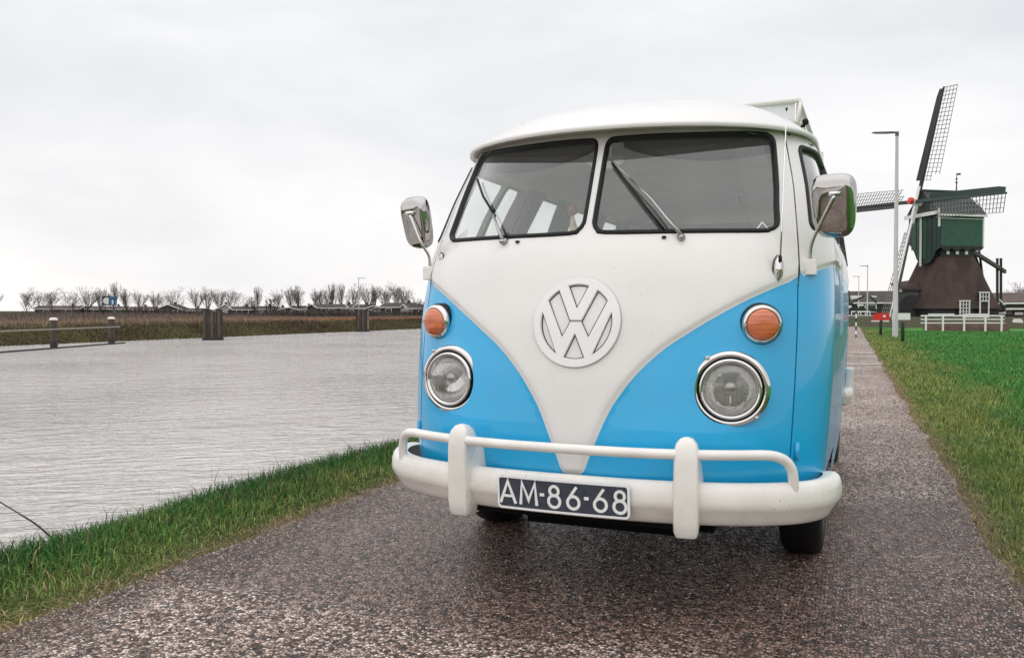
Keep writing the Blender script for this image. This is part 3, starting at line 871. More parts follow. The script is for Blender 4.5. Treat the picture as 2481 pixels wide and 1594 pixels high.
# --- wipers, antenna, plug, sticker
def surf_path(pts, h): return [Vector(SP(np.array([a]), np.array([z]), np.array([hh]))[0]) for (a, z), hh in zip(pts, h)]
for s, piv, arm, b0_, b1_, noz in ((1, (.347, 1.283), [(.300, 1.333), (.232, 1.416), (.141, 1.504)], (.045, 1.592), (.286, 1.309), (.287, 1.285)),
                                   (-1, (-.344, 1.287), [(-.385, 1.34), (-.426, 1.398), (-.485, 1.44)], (-.633, 1.572), (-.338, 1.312), (-.282, 1.284))):
    w = link('wiper', None, VAN); KIDS.setdefault(VAN.name, []).append(w)
    if s > 0:
        mb = MB(); mb.tube(surf_path([piv] + arm, [.028, .034, .034, .030]), [.0065, .0055, .0045, .004], 8); mb.tube(surf_path([arm[2], (.05, 1.588)], [.030, .024]), .003, 8)
        mb.build('wiper_arm', WIPER, w, smooth=True)
        mb = MB(); mb.tube(surf_path([(.060, 1.575), (.13, 1.493), (.20, 1.41), b1_], [.020, .020, .018, .016]), .0050, 8); mb.build('wiper_blade', RUBBER, w, smooth=True)
    else:
        mb = MB(); mb.tube(surf_path([piv, (-.382, 1.338), (-.430, 1.396)], [.028, .034, .026]), [.008, .006, .004], 8); mb.build('wiper_arm', WIPER, w, smooth=True)
        mb = MB(); mb.tube(surf_path([b0_, (-.53, 1.484), (-.424, 1.392)], [.018, .022, .018]), .0052, 8); mb.tube(surf_path([(-.363, 1.338), (-.338, 1.306)], [.018, .018]), .004, 8); mb.build('wiper_blade', RUBBER, w, smooth=True)
    p, yaw = frame_at(piv[0], piv[1], .012)
    Mx = Matrix.Translation(p) @ Matrix.Rotation(yaw, 4, 'Z')
    mb = MB(); mb.lathe([(.016, -.01), (.014, .006), (.010, .010), (.009, .022), (.001, .024)], 16, Mx); mb.build('wiper_pivot', WIPER, w, smooth=True)
    p, yaw = frame_at(noz[0], noz[1], .012); mb = MB(); mb.box(p, (.014, .016, .009)); mb.build('washer_nozzle', RUBBER, VAN, bevel=.002)
an = link('antenna', None, VAN); KIDS.setdefault(VAN.name, []).append(an)
pb, yaw = frame_at(.688, 1.172, .012)
Mx = Matrix.Translation(pb) @ Matrix.Rotation(yaw * .8, 4, 'Z')
mb = MB(); V = []
for h_, sc_ in ((0, 1.0), (.010, .93), (.018, .72), (.024, .35), (.026, .02)):
    for t in np.linspace(0, 2 * PI, 21)[:-1]:
        V.append(Mx @ Vector((.0165 * sc_ * math.cos(t) * (1 - .25 * (math.sin(t) < 0) * abs(math.sin(t))), -h_, .045 * sc_ * math.sin(t))))
mb.add(V, [(r_ * 20 + i, r_ * 20 + (i + 1) % 20, (r_ + 1) * 20 + (i + 1) % 20, (r_ + 1) * 20 + i) for r_ in range(4) for i in range(20)])
mb.build('antenna_base', CHROME, an, smooth=True)
mb = MB(); mb.lathe([(.0200, 0), (.0205, .004), (.019, .006)], 20, Mx @ Matrix.Diagonal((.95, 1, 2.45, 1))); mb.build('antenna_gasket', RUBBER, an, smooth=True)
tip = Vector((.681, .20, 1.722)); b_ = Mx @ Vector((0, -.022, .034))
mb = MB(); mb.tube([b_ + (tip - b_) * t for t in (0, .35, .351, .75, .751, 1)], [.0034, .0034, .0026, .0026, .0020, .0020], 8); mb.build('antenna_rod', CHROME, an, smooth=True)
mb = MB(); mb.tube([b_ + Vector((0, 0, -.008)), b_ + Vector((0, 0, .010))], .0062, 8); mb.build('antenna_ferrule', RUBBER, an, smooth=True); mb = MB(); mb.tube([tip, tip + Vector((.0006, 0, .008))], .0036, 8); mb.build('antenna_cap', RUBBER, an, smooth=True)
p, yaw = frame_at(-.710, 1.244, .010); Mx = Matrix.Translation(p) @ Matrix.Rotation(yaw, 4, 'Z')
mb = MB(); mb.lathe([(.0205, 0), (.0205, .003), (.0165, .003)], 24, Mx); mb.build('plug_rim', RUBBER, VAN, smooth=False)
mb = MB(); mb.lathe([(.0165, .001), (.014, .005), (.001, .006)], 24, Mx); mb.build('plug_cap', WHITE, VAN, smooth=True)
mb = MB(); q = [(.612, 1.312), (.668, 1.312), (.640, 1.346), (.612, 1.312)]
for i in range(3): mb.tube(surf_path([q[i], q[i + 1]], [.003, .003]), .0022, 6)
mb.build('triangle_sticker', LETTER, VAN)
for s in (1, -1):       # lower door hinge
    for z_ in (.555, 1.19):
        if z_ > 1: continue
        p, yaw = frame_at(s * .805, z_, .004); mb = MB(); mb.tube([p + Vector((0, 0, -.030)), p + Vector((0, 0, .030))], .0085, 10); mb.build('door_hinge', BLUE, VAN, smooth=True)

# --- mirrors
for s, mc, tw in ((1, Vector((.833, .28, 1.396)), R(-9)), (-1, Vector((-.826, .32, 1.402)), R(-21))):
    mr = link('door_mirror', None, VAN); KIDS.setdefault(VAN.name, []).append(mr)
    br = Vector((s * .752, .315, 1.187))
    mb = MB(); mb.box(br, (.054, .060, .056)); mb.build('mirror_bracket', BUMPW, mr, bevel=.006)
    mb = MB(); mb.tube([br + Vector((0, 0, -.045)), br + Vector((0, 0, -.026))], .010, 10); mb.build('bracket_bolt', CHROME, mr, smooth=True)
    Mx = Matrix.Translation(mc) @ Matrix.Rotation(tw, 4, 'Z') @ Matrix.Rotation(R(13), 4, 'X')
    V = []; m_ = 40
    def outl(t, kx, kz, s_=1):
        c, n_ = math.cos(t), math.sin(t); e = 2 / 3.8
        x = math.copysign(abs(c) ** e, c) * kx; z = math.copysign(abs(n_) ** e, n_) * kz
        return x * (1 + .10 * z / .11), z
    secs = [(1.0, -.022), (1.03, -.012), (1.035, -.004), (1.0, .004), (.968, .010), (.945, .017), (.89, .0235), (.78, .028), (.45, .0315), (.01, .0325)]
    for sc_, h_ in secs:
        for t in np.linspace(0, 2 * PI, m_ + 1)[:-1]:
            x, z = outl(t, .072 * sc_, .107 * sc_); V.append(Mx @ Vector((x, -h_, z)))
    mb = MB(); mb.add(V, [(r_ * m_ + i, r_ * m_ + (i + 1) % m_, (r_ + 1) * m_ + (i + 1) % m_, (r_ + 1) * m_ + i) for r_ in range(len(secs) - 1) for i in range(m_)])
    mb.build('mirror_housing', MCHROME, mr, smooth=True)
    mb = MB(); V = [Mx @ Vector((*[outl(t, .069, .104)[0]], .0185, outl(t, .069, .104)[1])) for t in np.linspace(0, 2 * PI, m_ + 1)[:-1]]
    mb.add(V, [tuple(range(m_))]); mb.build('mirror_glass', mat('mirror_face', (.8, .8, .8), .01, metal=1), mr)
    top = mc + Vector((s * .004, -.052, .030))
    path = catmull([br + Vector((s * .006, -.005, .027)), br + Vector((s * .008, -.012, .075)), br + Vector((s * .030, -.040, .13)), top], 6)
    mb = MB(); mb.tube(path, .0062, 10); mb.build('mirror_arm', CHROME, mr, smooth=True)
    mb = MB(); mb.tube([top + Vector((-.018, 0, .006)), top + Vector((.018, 0, .006))], .009, 10); mb.tube([top, top + Vector((0, .03, .004))], .007, 8); mb.build('mirror_clamp', CHROME, mr, smooth=True)

# --- wheels, underbody, rear bumper, tail lights
for y_ in (.98, 3.32):
    for s in (1, -1):
        wh = link('wheel', None, VAN); KIDS.setdefault(VAN.name, []).append(wh)
        Mx = Matrix.Translation(Vector((s * .705, y_, .325))) @ Matrix.Rotation(s * PI / 2, 4, 'Z')
        mb = MB(); mb.lathe([(.19, -.075), (.25, -.085), (.30, -.082), (.322, -.066), (.328, -.03), (.329, 0), (.328, .03), (.322, .060), (.305, .078), (.25, .085), (.20, .080), (.19, .06)], 48, Mx)
        mb.build('tyre', RUBBER, wh, smooth=True)
        mb = MB(); mb.lathe([(.192, .06), (.185, .07), (.165, .045), (.13, .035), (.115, .055)], 40, Mx); mb.build('rim', WHITE, wh, smooth=True)
        mb = MB(); mb.lathe([(.118, .05), (.115, .065), (.08, .082), (.04, .088), (.001, .09)], 32, Mx); mb.build('hubcap', CHROME, wh, smooth=True)
mb = MB(); mb.box((0, 2.35, .33), (1.10, 3.5, .18)); mb.box((0, .20, .345), (.94, .34, .13)); mb.box((0, .58, .325), (1.12, .40, .20)); mb.box((0, 2.15, .40), (1.56, 1.45, .08)); mb.box((0, 2.0, .235), (.62, 3.4, .10)); mb.box((0, -.02, .36), (.80, .10, .11))  # underbody, plus black boxes added and lowered to keep light out below
mb.tube([(-.7, .98, .33), (.7, .98, .33)], .045, 10); mb.tube([(-.7, 3.32, .33), (.7, 3.32, .33)], .06, 10)
for y_ in (.98, 3.32):
    for s in (1, -1): mb.box((s * .53, y_, .58), (.03, .90, .50))
mb.build('underbody', BLACK, VAN)
rb = blade_mesh(-1, 4.13); rb.build('rear_bumper', BUMPW, VAN, smooth=True, sharp=60)
for s in (1, -1):
    mb = MB(); mb.tube([(s * .68, 3.9, .86), (s * .69, 4.13, .86)], .05, 14); mb.build('tail_light', mat('red_lens', (.4, .01, .01), .2, coat=1), VAN, smooth=True)

for s in (1, -1):
    mb = MB(); mb.box((s * .845, 3.96, .475), (.06, .10, .27)); mb.build('rear_overrider', BUMPW, VAN, bevel=.02)
# --- roof rack
rk = link('roof_rack', None, VAN); KIDS.setdefault(VAN.name, []).append(rk)
RZ = 1.965; RX = .655; RY0, RY1 = 1.12, 3.35
mb = MB(); mb.tube([(-RX, RY0, RZ), (RX, RY0, RZ)], .011, 8); mb.tube([(-RX, RY1, RZ), (RX, RY1, RZ)], .011, 8)
for s in (1, -1): mb.tube([(s * RX, RY0, RZ + .004), (s * (RX + .03), RY1, RZ)], .012, 8)
mb.build('rack_top_rail', BUMPW, rk, smooth=True)
mb = MB()
mb.tube([(-RX, RY0, 1.872), (RX, RY0, 1.872)], .010, 8); 
for s in (1, -1):
    mb.tube([(s * RX, RY0, 1.872), (s * (RX + .02), RY1, 1.875)], .010, 8)
    for y_ in (RY0, 1.9, 2.6, RY1): mb.tube([(s * RX, y_, 1.872), (s * (RX + .01), y_, RZ)], .009, 8)
mb.build('rack_lower_rail', BUMPW, rk, smooth=True)
for y_ in np.linspace(1.25, 3.2, 9):
    mb = MB(); mb.box((0, y_, 1.965 - .075), (2 * RX - .03, .09, .018)); mb.build('rack_slat', CANVAS, rk)
mb = MB(); mb.box((0, RY0 + .012, 1.918), (2 * RX - .03, .010, .078)); mb.build('rack_front_board', CANVAS, rk)
for s in (1, -1):
    mb = MB(); mb.box((s * (RX - .006), (RY0 + RY1) / 2, 1.918), (.008, RY1 - RY0 - .06, .074)); mb.build('rack_side_board', CANVAS, rk)
    mb = MB(); mb.tube([(s * .682, 1.19, 1.885), (s * .682, 1.21, 1.885)], .014, 10); mb.build('rack_end_cap', RUBBER, rk, smooth=True)
    for y_ in (1.30, 2.1, 3.0):
        mb = MB(); mb.tube([(s * (RX + .0), y_, 1.872), (s * .70, y_, 1.80), (s * .742, y_, 1.735)], [.010, .010, .008], 8); mb.box((s * .744, y_, 1.735), (.022, .03, .05)); mb.build('rack_foot', RUBBER if y_ > 2 else BUMPW, rk)
    mb = MB(); mb.tube([(s * .56, 1.16, 1.865), (s * .68, 1.20, 1.868)], .008, 8); mb.build('rack_crossbar', RUBBER, rk)

# ================================================================== THE PLACE
def fbm(x, y, s, o=3, z=0.0):
    return noise.fractal(Vector((x * s, y * s, z)), 1.0, 2.0, o)
# --- ground: one sheet, cross-section running along the canal
PXL, PXR = -2.50, .58          # edges of the asphalt
CR = -3.18                     # crest of the near bank
XS = [-3000, -1200, -500, -260, -150, -100, -72, -58, -52, -49, -46.6, -45.6, -44.6, -43.6, -42.6, -41, -30, -15, -7, -6.0, -5.4, -4.8, -4.3, -3.9, -3.6, -3.3, -3.1, -2.9, -2.7, -2.55, -2.4, -1.6, -.9, -.2, .5, .62, .75, .95, 1.2, 1.6, 2.2, 3, 4, 5.5, 7.5, 10, 14, 20, 30, 45, 80, 200, 600, 3000]
ZS = {-3000: -.3, -1200: -.3, -500: -.3, -260: -.3, -150: -.3, -100: -.3, -72: -.3, -58: -.25, -52: -.12, -49: -.02, -46.6: 0, -45.6: -.12, -44.6: -.42, -43.6: -.74, -42.6: -1.05, -41: -1.8, -30: -2.2, -15: -2.2, -7: -1.9, -6.0: -1.4, -5.4: -1.05, -4.8: -.75, -4.3: -.5, -3.9: -.30, -3.6: -.16, -3.3: -.05, -3.1: -.005, -2.9: .01, -2.7: .005}
YS = [-3000, -900, -300, -120, -60, -30, -18] + list(np.arange(-12, 12, .5)) + list(np.arange(12, 60, 1.5)) + list(np.arange(60, 200, 8)) + [220, 260, 320, 400, 550, 800, 1300, 3000]
def gz(x, y):
    base = np.interp(x, XS, [ZS.get(q, 0.0 if q < .6 else (.01 if q < 1 else (.0 if q < 3 else -.02))) for q in XS])
    r = fbm(x, y, .35, 3)
    amp = .03 if (x > .75 or -3.2 < x < -2.6) else (.06 if x < -42 else 0.0)
    if x > 3: amp = .05
    if -6.5 < x < -3.3: amp = .05
    return float(base) + r * amp
nx, ny = len(XS), len(YS)
mb = MB()
mb.add([(x, y, gz(x, y)) for y in YS for x in XS], [(j * nx + i, j * nx + i + 1, (j + 1) * nx + i + 1, (j + 1) * nx + i) for j in range(ny - 1) for i in range(nx - 1)])

def ground_mat():
    m = bpy.data.materials.new('ground_soil_grass'); m.use_nodes = True
    t = m.node_tree; b = t.nodes['Principled BSDF']; b.inputs['Roughness'].default_value = .95; b.inputs['Specular IOR Level'].default_value = .1
    g = t.nodes.new('ShaderNodeNewGeometry'); sp = t.nodes.new('ShaderNodeSeparateXYZ'); t.links.new(g.outputs['Position'], sp.inputs[0])
    nz = t.nodes.new('ShaderNodeTexNoise'); nz.inputs['Scale'].default_value = 3.0; nz.inputs['Detail'].default_value = 6; t.links.new(g.outputs['Position'], nz.inputs['Vector'])
    nw = t.nodes.new('ShaderNodeTexNoise'); nw.inputs['Scale'].default_value = .16; nw.inputs['Detail'].default_value = 4; t.links.new(g.outputs['Position'], nw.inputs['Vector'])
    # wobble X with noise so that borders wander
    ad = t.nodes.new('ShaderNodeMath'); ad.operation = 'MULTIPLY_ADD'; t.links.new(nz.outputs['Fac'], ad.inputs[0]); ad.inputs[1].default_value = .5; ad.inputs[2].default_value = -.25
    x2 = t.nodes.new('ShaderNodeMath'); t.links.new(ad.outputs[0], x2.inputs[0]); t.links.new(sp.outputs[0], x2.inputs[1])
    mr = t.nodes.new('ShaderNodeMapRange'); mr.inputs['From Min'].default_value = -8; mr.inputs['From Max'].default_value = 8; t.links.new(x2.outputs[0], mr.inputs['Value'])
    cr = t.nodes.new('ShaderNodeValToRGB'); e = cr.color_ramp.elements
    def pos(x): return (x + 8) / 16
    stops = [(-8, (.02, .018, .012)), (-4.2, (.025, .035, .010)), (-3.0, (.030, .050, .014)), (-2.60, (.070, .085, .028)), (-2.48, (.17, .12, .075)), (.53, (.17, .12, .075)), (.70, (.085, .115, .036)), (1.3, (.055, .130, .028)), (3.5, (.080, .230, .055))]
    e[0].position = pos(stops[0][0]); e[0].color = (*stops[0][1], 1); e[1].position = pos(stops[-1][0]); e[1].color = (*stops[-1][1], 1)
    for x, c in stops[1:-1]:
        q = e.new(pos(x)); q.color = (*c, 1)
    t.links.new(mr.outputs[0], cr.inputs['Fac'])
    # far bank: green-brown, farther brown
    cf = t.nodes.new('ShaderNodeValToRGB'); e = cf.color_ramp.elements
    e[0].position = .32; e[0].color = (.070, .050, .026, 1); e[1].position = .66; e[1].color = (.085, .085, .030, 1)
    n3 = t.nodes.new('ShaderNodeTexNoise'); n3.inputs['Scale'].default_value = .55; n3.inputs['Detail'].default_value = 5; t.links.new(g.outputs['Position'], n3.inputs['Vector']); t.links.new(n3.outputs['Fac'], cf.inputs['Fac'])
    lt = t.nodes.new('ShaderNodeMath'); lt.operation = 'LESS_THAN'; lt.inputs[1].default_value = -20; t.links.new(sp.outputs[0], lt.inputs[0])
    mxx = t.nodes.new('ShaderNodeMix'); mxx.data_type = 'RGBA'; t.links.new(lt.outputs[0], mxx.inputs[0]); t.links.new(cr.outputs[0], mxx.inputs[6]); t.links.new(cf.outputs[0], mxx.inputs[7])
    # patchiness
    mv = t.nodes.new('ShaderNodeMix'); mv.data_type = 'RGBA'; mv.blend_type = 'MULTIPLY'; mv.inputs[0].default_value = 1.0
    mrp = t.nodes.new('ShaderNodeMapRange'); mrp.inputs['From Min'].default_value = .3; mrp.inputs['From Max'].default_value = .7; mrp.inputs['To Min'].default_value = .65; mrp.inputs['To Max'].default_value = 1.25; t.links.new(nw.outputs['Fac'], mrp.inputs['Value'])
    t.links.new(mxx.outputs[2], mv.inputs[6]); t.links.new(mrp.outputs[0], mv.inputs[7]); t.links.new(mv.outputs[2], b.inputs['Base Color'])
    bp = t.nodes.new('ShaderNodeBump'); bp.inputs['Distance'].default_value = .03; n4 = t.nodes.new('ShaderNodeTexNoise'); n4.inputs['Scale'].default_value = 22; n4.inputs['Detail'].default_value = 5
    t.links.new(g.outputs['Position'], n4.inputs['Vector']); t.links.new(n4.outputs['Fac'], bp.inputs['Height']); t.links.new(bp.outputs[0], b.inputs['Normal'])
    return m
tag(mb.build('ground', ground_mat(), smooth=True), kind='structure')

# --- asphalt path with wandering crumbled edges
def path_mat():
    m = bpy.data.materials.new('chip_seal_asphalt'); m.use_nodes = True
    t = m.node_tree; b = t.nodes['Principled BSDF']
    g = t.nodes.new('ShaderNodeNewGeometry'); P = g.outputs['Position']
    dn = t.nodes.new('ShaderNodeTexNoise'); dn.inputs['Scale'].default_value = 60; t.links.new(P, dn.inputs['Vector'])
    dm = t.nodes.new('ShaderNodeMix'); dm.data_type = 'VECTOR'; dm.inputs[0].default_value = .006; t.links.new(P, dm.inputs[4]); t.links.new(dn.outputs['Color'], dm.inputs[5])
    vo = t.nodes.new('ShaderNodeTexVoronoi'); vo.inputs['Scale'].default_value = 80; vo.inputs['Randomness'].default_value = 1; t.links.new(dm.outputs[1], vo.inputs['Vector'])
    ve = t.nodes.new('ShaderNodeTexVoronoi'); ve.feature = 'DISTANCE_TO_EDGE'; ve.inputs['Scale'].default_value = 80; t.links.new(dm.outputs[1], ve.inputs['Vector'])
    sc = t.nodes.new('ShaderNodeSeparateColor'); t.links.new(vo.outputs['Color'], sc.inputs[0])
    cr = t.nodes.new('ShaderNodeValToRGB'); cr.color_ramp.interpolation = 'LINEAR'; e = cr.color_ramp.elements
    e[0].position = 0; e[0].color = (.045, .028, .024, 1); e[1].position = 1; e[1].color = (.95, .86, .80, 1)
    for p_, c in ((.20, (.16, .100, .078)), (.36, (.34, .228, .182)), (.56, (.54, .390, .320)), (.78, (.80, .64, .56))):
        q = e.new(p_); q.color = (*c, 1)
    # patches: worn light and damp dark
    n1 = t.nodes.new('ShaderNodeTexNoise'); n1.inputs['Scale'].default_value = .75; n1.inputs['Detail'].default_value = 5; n1.inputs['Roughness'].default_value = .62; t.links.new(P, n1.inputs['Vector'])
    mr = t.nodes.new('ShaderNodeMapRange'); mr.inputs['From Min'].default_value = .33; mr.inputs['From Max'].default_value = .66; mr.inputs['To Min'].default_value = -.24; mr.inputs['To Max'].default_value = .12; t.links.new(n1.outputs['Fac'], mr.inputs['Value'])
    ad = t.nodes.new('ShaderNodeMath'); ad.use_clamp = True; t.links.new(sc.outputs[0], ad.inputs[0]); t.links.new(mr.outputs[0], ad.inputs[1]); t.links.new(ad.outputs[0], cr.inputs['Fac'])
    # dark bitumen between the chips
    me = t.nodes.new('ShaderNodeMapRange'); me.inputs['From Min'].default_value = .02; me.inputs['From Max'].default_value = .16; me.inputs['To Min'].default_value = .16; me.inputs['To Max'].default_value = 1; t.links.new(ve.outputs['Distance'], me.inputs['Value'])
    mv = t.nodes.new('ShaderNodeMix'); mv.data_type = 'RGBA'; mv.blend_type = 'MULTIPLY'; mv.inputs[0].default_value = 1; t.links.new(cr.outputs[0], mv.inputs[6]); t.links.new(me.outputs[0], mv.inputs[7])
    # damp left edge, and damp with the van's shadow painted in around it
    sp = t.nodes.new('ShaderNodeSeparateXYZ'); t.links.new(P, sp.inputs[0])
    def mrange(src, a, b_, c, d):
        q = t.nodes.new('ShaderNodeMapRange'); q.inputs['From Min'].default_value = a; q.inputs['From Max'].default_value = b_; q.inputs['To Min'].default_value = c; q.inputs['To Max'].default_value = d; q.interpolation_type = 'SMOOTHSTEP'; t.links.new(src, q.inputs['Value']); return q.outputs[0]
    def op(o_, a, b_):
        q = t.nodes.new('ShaderNodeMath'); q.operation = o_
        for i_, v_ in ((0, a), (1, b_)):
            if isinstance(v_, (int, float)): q.inputs[i_].default_value = v_
            else: t.links.new(v_, q.inputs[i_])
        return q.outputs[0]
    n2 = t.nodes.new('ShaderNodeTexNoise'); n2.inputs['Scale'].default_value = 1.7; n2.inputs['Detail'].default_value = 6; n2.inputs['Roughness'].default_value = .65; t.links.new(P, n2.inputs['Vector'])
    van_shade = op('MINIMUM', mrange(sp.outputs[1], 2.05, 2.75, 0, 1.0), mrange(sp.outputs[1], 3.6, 7.0, 1, 0))
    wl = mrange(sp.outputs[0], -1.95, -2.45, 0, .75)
    damp_shade = mrange(op('ADD', op('MAXIMUM', van_shade, wl), op('MULTIPLY', op('SUBTRACT', n2.outputs['Fac'], .5), 1.6)), .30, .85, 0, 1)
    dk = t.nodes.new('ShaderNodeMix'); dk.data_type = 'RGBA'; dk.blend_type = 'MULTIPLY'; t.links.new(damp_shade, dk.inputs[0]); t.links.new(mv.outputs[2], dk.inputs[6]); dk.inputs[7].default_value = (.46, .365, .335, 1)
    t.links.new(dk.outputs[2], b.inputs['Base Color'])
    rr = t.nodes.new('ShaderNodeMapRange'); rr.inputs['To Min'].default_value = .42; rr.inputs['To Max'].default_value = .75; t.links.new(sc.outputs[1], rr.inputs['Value']); t.links.new(op('SUBTRACT', rr.outputs[0], op('MULTIPLY', damp_shade, .22)), b.inputs['Roughness'])
    # relief: each chip its own height and tilt
    mu = t.nodes.new('ShaderNodeMath'); mu.operation = 'MULTIPLY'; mc = t.nodes.new('ShaderNodeMapRange'); mc.inputs['From Max'].default_value = .25; t.links.new(ve.outputs['Distance'], mc.inputs['Value'])
    t.links.new(mc.outputs[0], mu.inputs[0]); a2 = t.nodes.new('ShaderNodeMath'); a2.operation = 'ADD'; a2.inputs[1].default_value = .35; t.links.new(sc.outputs[2], a2.inputs[0]); t.links.new(a2.outputs[0], mu.inputs[1])
    bp = t.nodes.new('ShaderNodeBump'); bp.inputs['Distance'].default_value = .0055; bp.inputs['Strength'].default_value = 1; t.links.new(mu.outputs[0], bp.inputs['Height']); t.links.new(bp.outputs[0], b.inputs['Normal'])
    return m
PY = [-200, -120, -70, -40, -20, -12, -9] + list(np.arange(-6, 30, .12)) + list(np.arange(30, 120, 2)) + [140, 180, 240]
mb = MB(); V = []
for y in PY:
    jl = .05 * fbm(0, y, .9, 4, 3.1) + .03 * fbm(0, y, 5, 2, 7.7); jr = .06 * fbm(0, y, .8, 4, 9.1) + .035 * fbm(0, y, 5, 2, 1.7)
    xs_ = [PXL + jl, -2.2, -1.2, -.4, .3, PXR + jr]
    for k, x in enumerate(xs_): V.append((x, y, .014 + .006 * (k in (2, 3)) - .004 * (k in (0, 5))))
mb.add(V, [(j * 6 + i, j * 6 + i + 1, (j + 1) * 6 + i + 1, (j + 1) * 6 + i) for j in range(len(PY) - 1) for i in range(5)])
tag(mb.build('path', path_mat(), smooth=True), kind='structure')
def chips():
    n = 16000; Y = 1.6 + rng.uniform(0, 1, n) ** 1.5 * 9; X = rng.uniform(-2.55, .62, n)
    edge = rng.uniform(0, 1, n) < .5; X = np.where(edge, np.where(rng.uniform(0, 1, n) < .5, -2.48 + np.abs(rng.normal(0, .16, n)), .56 - np.abs(rng.normal(0, .16, n))), X)
    r_ = rng.uniform(.0022, .0052, n); o6 = np.array([(1, 0, 0), (-1, 0, 0), (0, 1, 0), (0, -1, 0), (0, 0, .7), (0, 0, -.7)])
    v = o6[None] * r_[:, None, None] * rng.uniform(.6, 1.3, (n, 6, 1)) + np.stack([X, Y, np.full(n, .021)], 1)[:, None, :]
    f6 = np.array([(0, 2, 4), (2, 1, 4), (1, 3, 4), (3, 0, 4), (2, 0, 5), (1, 2, 5), (3, 1, 5), (0, 3, 5)])
    me = bpy.data.meshes.new('gravel'); me.vertices.add(n * 6); me.vertices.foreach_set('co', v.astype(np.float32).ravel())
    idx = (np.arange(n)[:, None, None] * 6 + f6[None]).astype(np.int32).ravel(); me.loops.add(n * 24); me.loops.foreach_set('vertex_index', idx); me.polygons.add(n * 8); me.polygons.foreach_set('loop_start', np.arange(0, n * 24, 3, dtype=np.int32)); me.update(calc_edges=True)
    ca = me.color_attributes.new('tint', 'FLOAT_COLOR', 'POINT'); c = np.ones((n, 6, 4), np.float32); k = rng.uniform(0, 1, n) ** 1.6; c[:, :, :3] = (np.array((.05, .04, .038))[None] * (1 - k[:, None]) + np.array((.72, .64, .58))[None] * k[:, None])[:, None, :]; ca.data.foreach_set('color', c.ravel())
    m = bpy.data.materials.new('loose_chips'); m.use_nodes = True; t = m.node_tree; at_ = t.nodes.new('ShaderNodeVertexColor'); at_.layer_name = 'tint'; t.links.new(at_.outputs[0], t.nodes['Principled BSDF'].inputs['Base Color']); t.nodes['Principled BSDF'].inputs['Roughness'].default_value = .6
    me.materials.append(m); return link('gravel', me)
tag(chips(), 'loose stone chips scattered on the path', 'gravel', kind='stuff')
PALE = mat('pale_concrete', (.42, .38, .35), .8, var=.15, scale=8)
for y in (17.5, 22.0):
    mb = MB(); mb.box(((PXL + PXR) / 2, y, .022), (PXR - PXL - .1, .28, .012)); tag(mb.build('path_strip', PALE, bevel=.003), kind='structure')

# --- water
def water_mat():
    m = bpy.data.materials.new('canal_water'); m.use_nodes = True
    t = m.node_tree; b = t.nodes['Principled BSDF']
    b.inputs['Base Color'].default_value = (.68, .64, .62, 1); b.inputs['Roughness'].default_value = .03; b.inputs['IOR'].default_value = 1.33; b.inputs['Specular IOR Level'].default_value = .5
    g = t.nodes.new('ShaderNodeNewGeometry')
    hs = []
    for sc_, rot, st, amp in ((1.0, 44, (2.0, .55, 1), .40), (3.2, 56, (1.9, .6, 1), .34), (9, 34, (1.5, .75, 1), .12)):
        mp_ = t.nodes.new('ShaderNodeMapping'); mp_.vector_type = 'POINT'; mp_.inputs['Rotation'].default_value = (0, 0, R(rot)); mp_.inputs['Scale'].default_value = st
        # rotate then stretch
        r_ = t.nodes.new('ShaderNodeVectorRotate'); r_.rotation_type = 'Z_AXIS'; r_.inputs['Angle'].default_value = R(rot); t.links.new(g.outputs['Position'], r_.inputs['Vector'])
        mp_.inputs['Rotation'].default_value = (0, 0, 0); t.links.new(r_.outputs[0], mp_.inputs['Vector'])
        n = t.nodes.new('ShaderNodeTexNoise'); n.inputs['Scale'].default_value = sc_; n.inputs['Detail'].default_value = 3; n.inputs['Roughness'].default_value = .55; n.inputs['Distortion'].default_value = .6; t.links.new(mp_.outputs[0], n.inputs['Vector'])
        mm = t.nodes.new('ShaderNodeMath'); mm.operation = 'MULTIPLY'; mm.inputs[1].default_value = amp; t.links.new(n.outputs['Fac'], mm.inputs[0]); hs.append(mm)
    a = t.nodes.new('ShaderNodeMath'); t.links.new(hs[0].outputs[0], a.inputs[0]); t.links.new(hs[1].outputs[0], a.inputs[1])
    a2 = t.nodes.new('ShaderNodeMath'); t.links.new(a.outputs[0], a2.inputs[0]); t.links.new(hs[2].outputs[0], a2.inputs[1])
    bp = t.nodes.new('ShaderNodeBump'); bp.inputs['Distance'].default_value = .95; pn = t.nodes.new('ShaderNodeTexNoise'); pn.inputs['Scale'].default_value = .16; pn.inputs['Detail'].default_value = 4; t.links.new(g.outputs['Position'], pn.inputs['Vector']); pm = t.nodes.new('ShaderNodeMapRange'); pm.inputs['From Min'].default_value = .35; pm.inputs['From Max'].default_value = .62; pm.inputs['To Min'].default_value = .55; pm.inputs['To Max'].default_value = 1.0; t.links.new(pn.outputs['Fac'], pm.inputs['Value']); t.links.new(pm.outputs[0], bp.inputs['Strength']); t.links.new(a2.outputs[0], bp.inputs['Height']); t.links.new(bp.outputs[0], b.inputs['Normal'])
    return m
WZ = -.90
mb = MB(); mb.add([(-43.2, -900, WZ), (-4.4, -900, WZ), (-4.4, 900, WZ), (-43.2, 900, WZ)], [(0, 1, 2, 3)])
tag(mb.build('water', water_mat()), kind='structure')

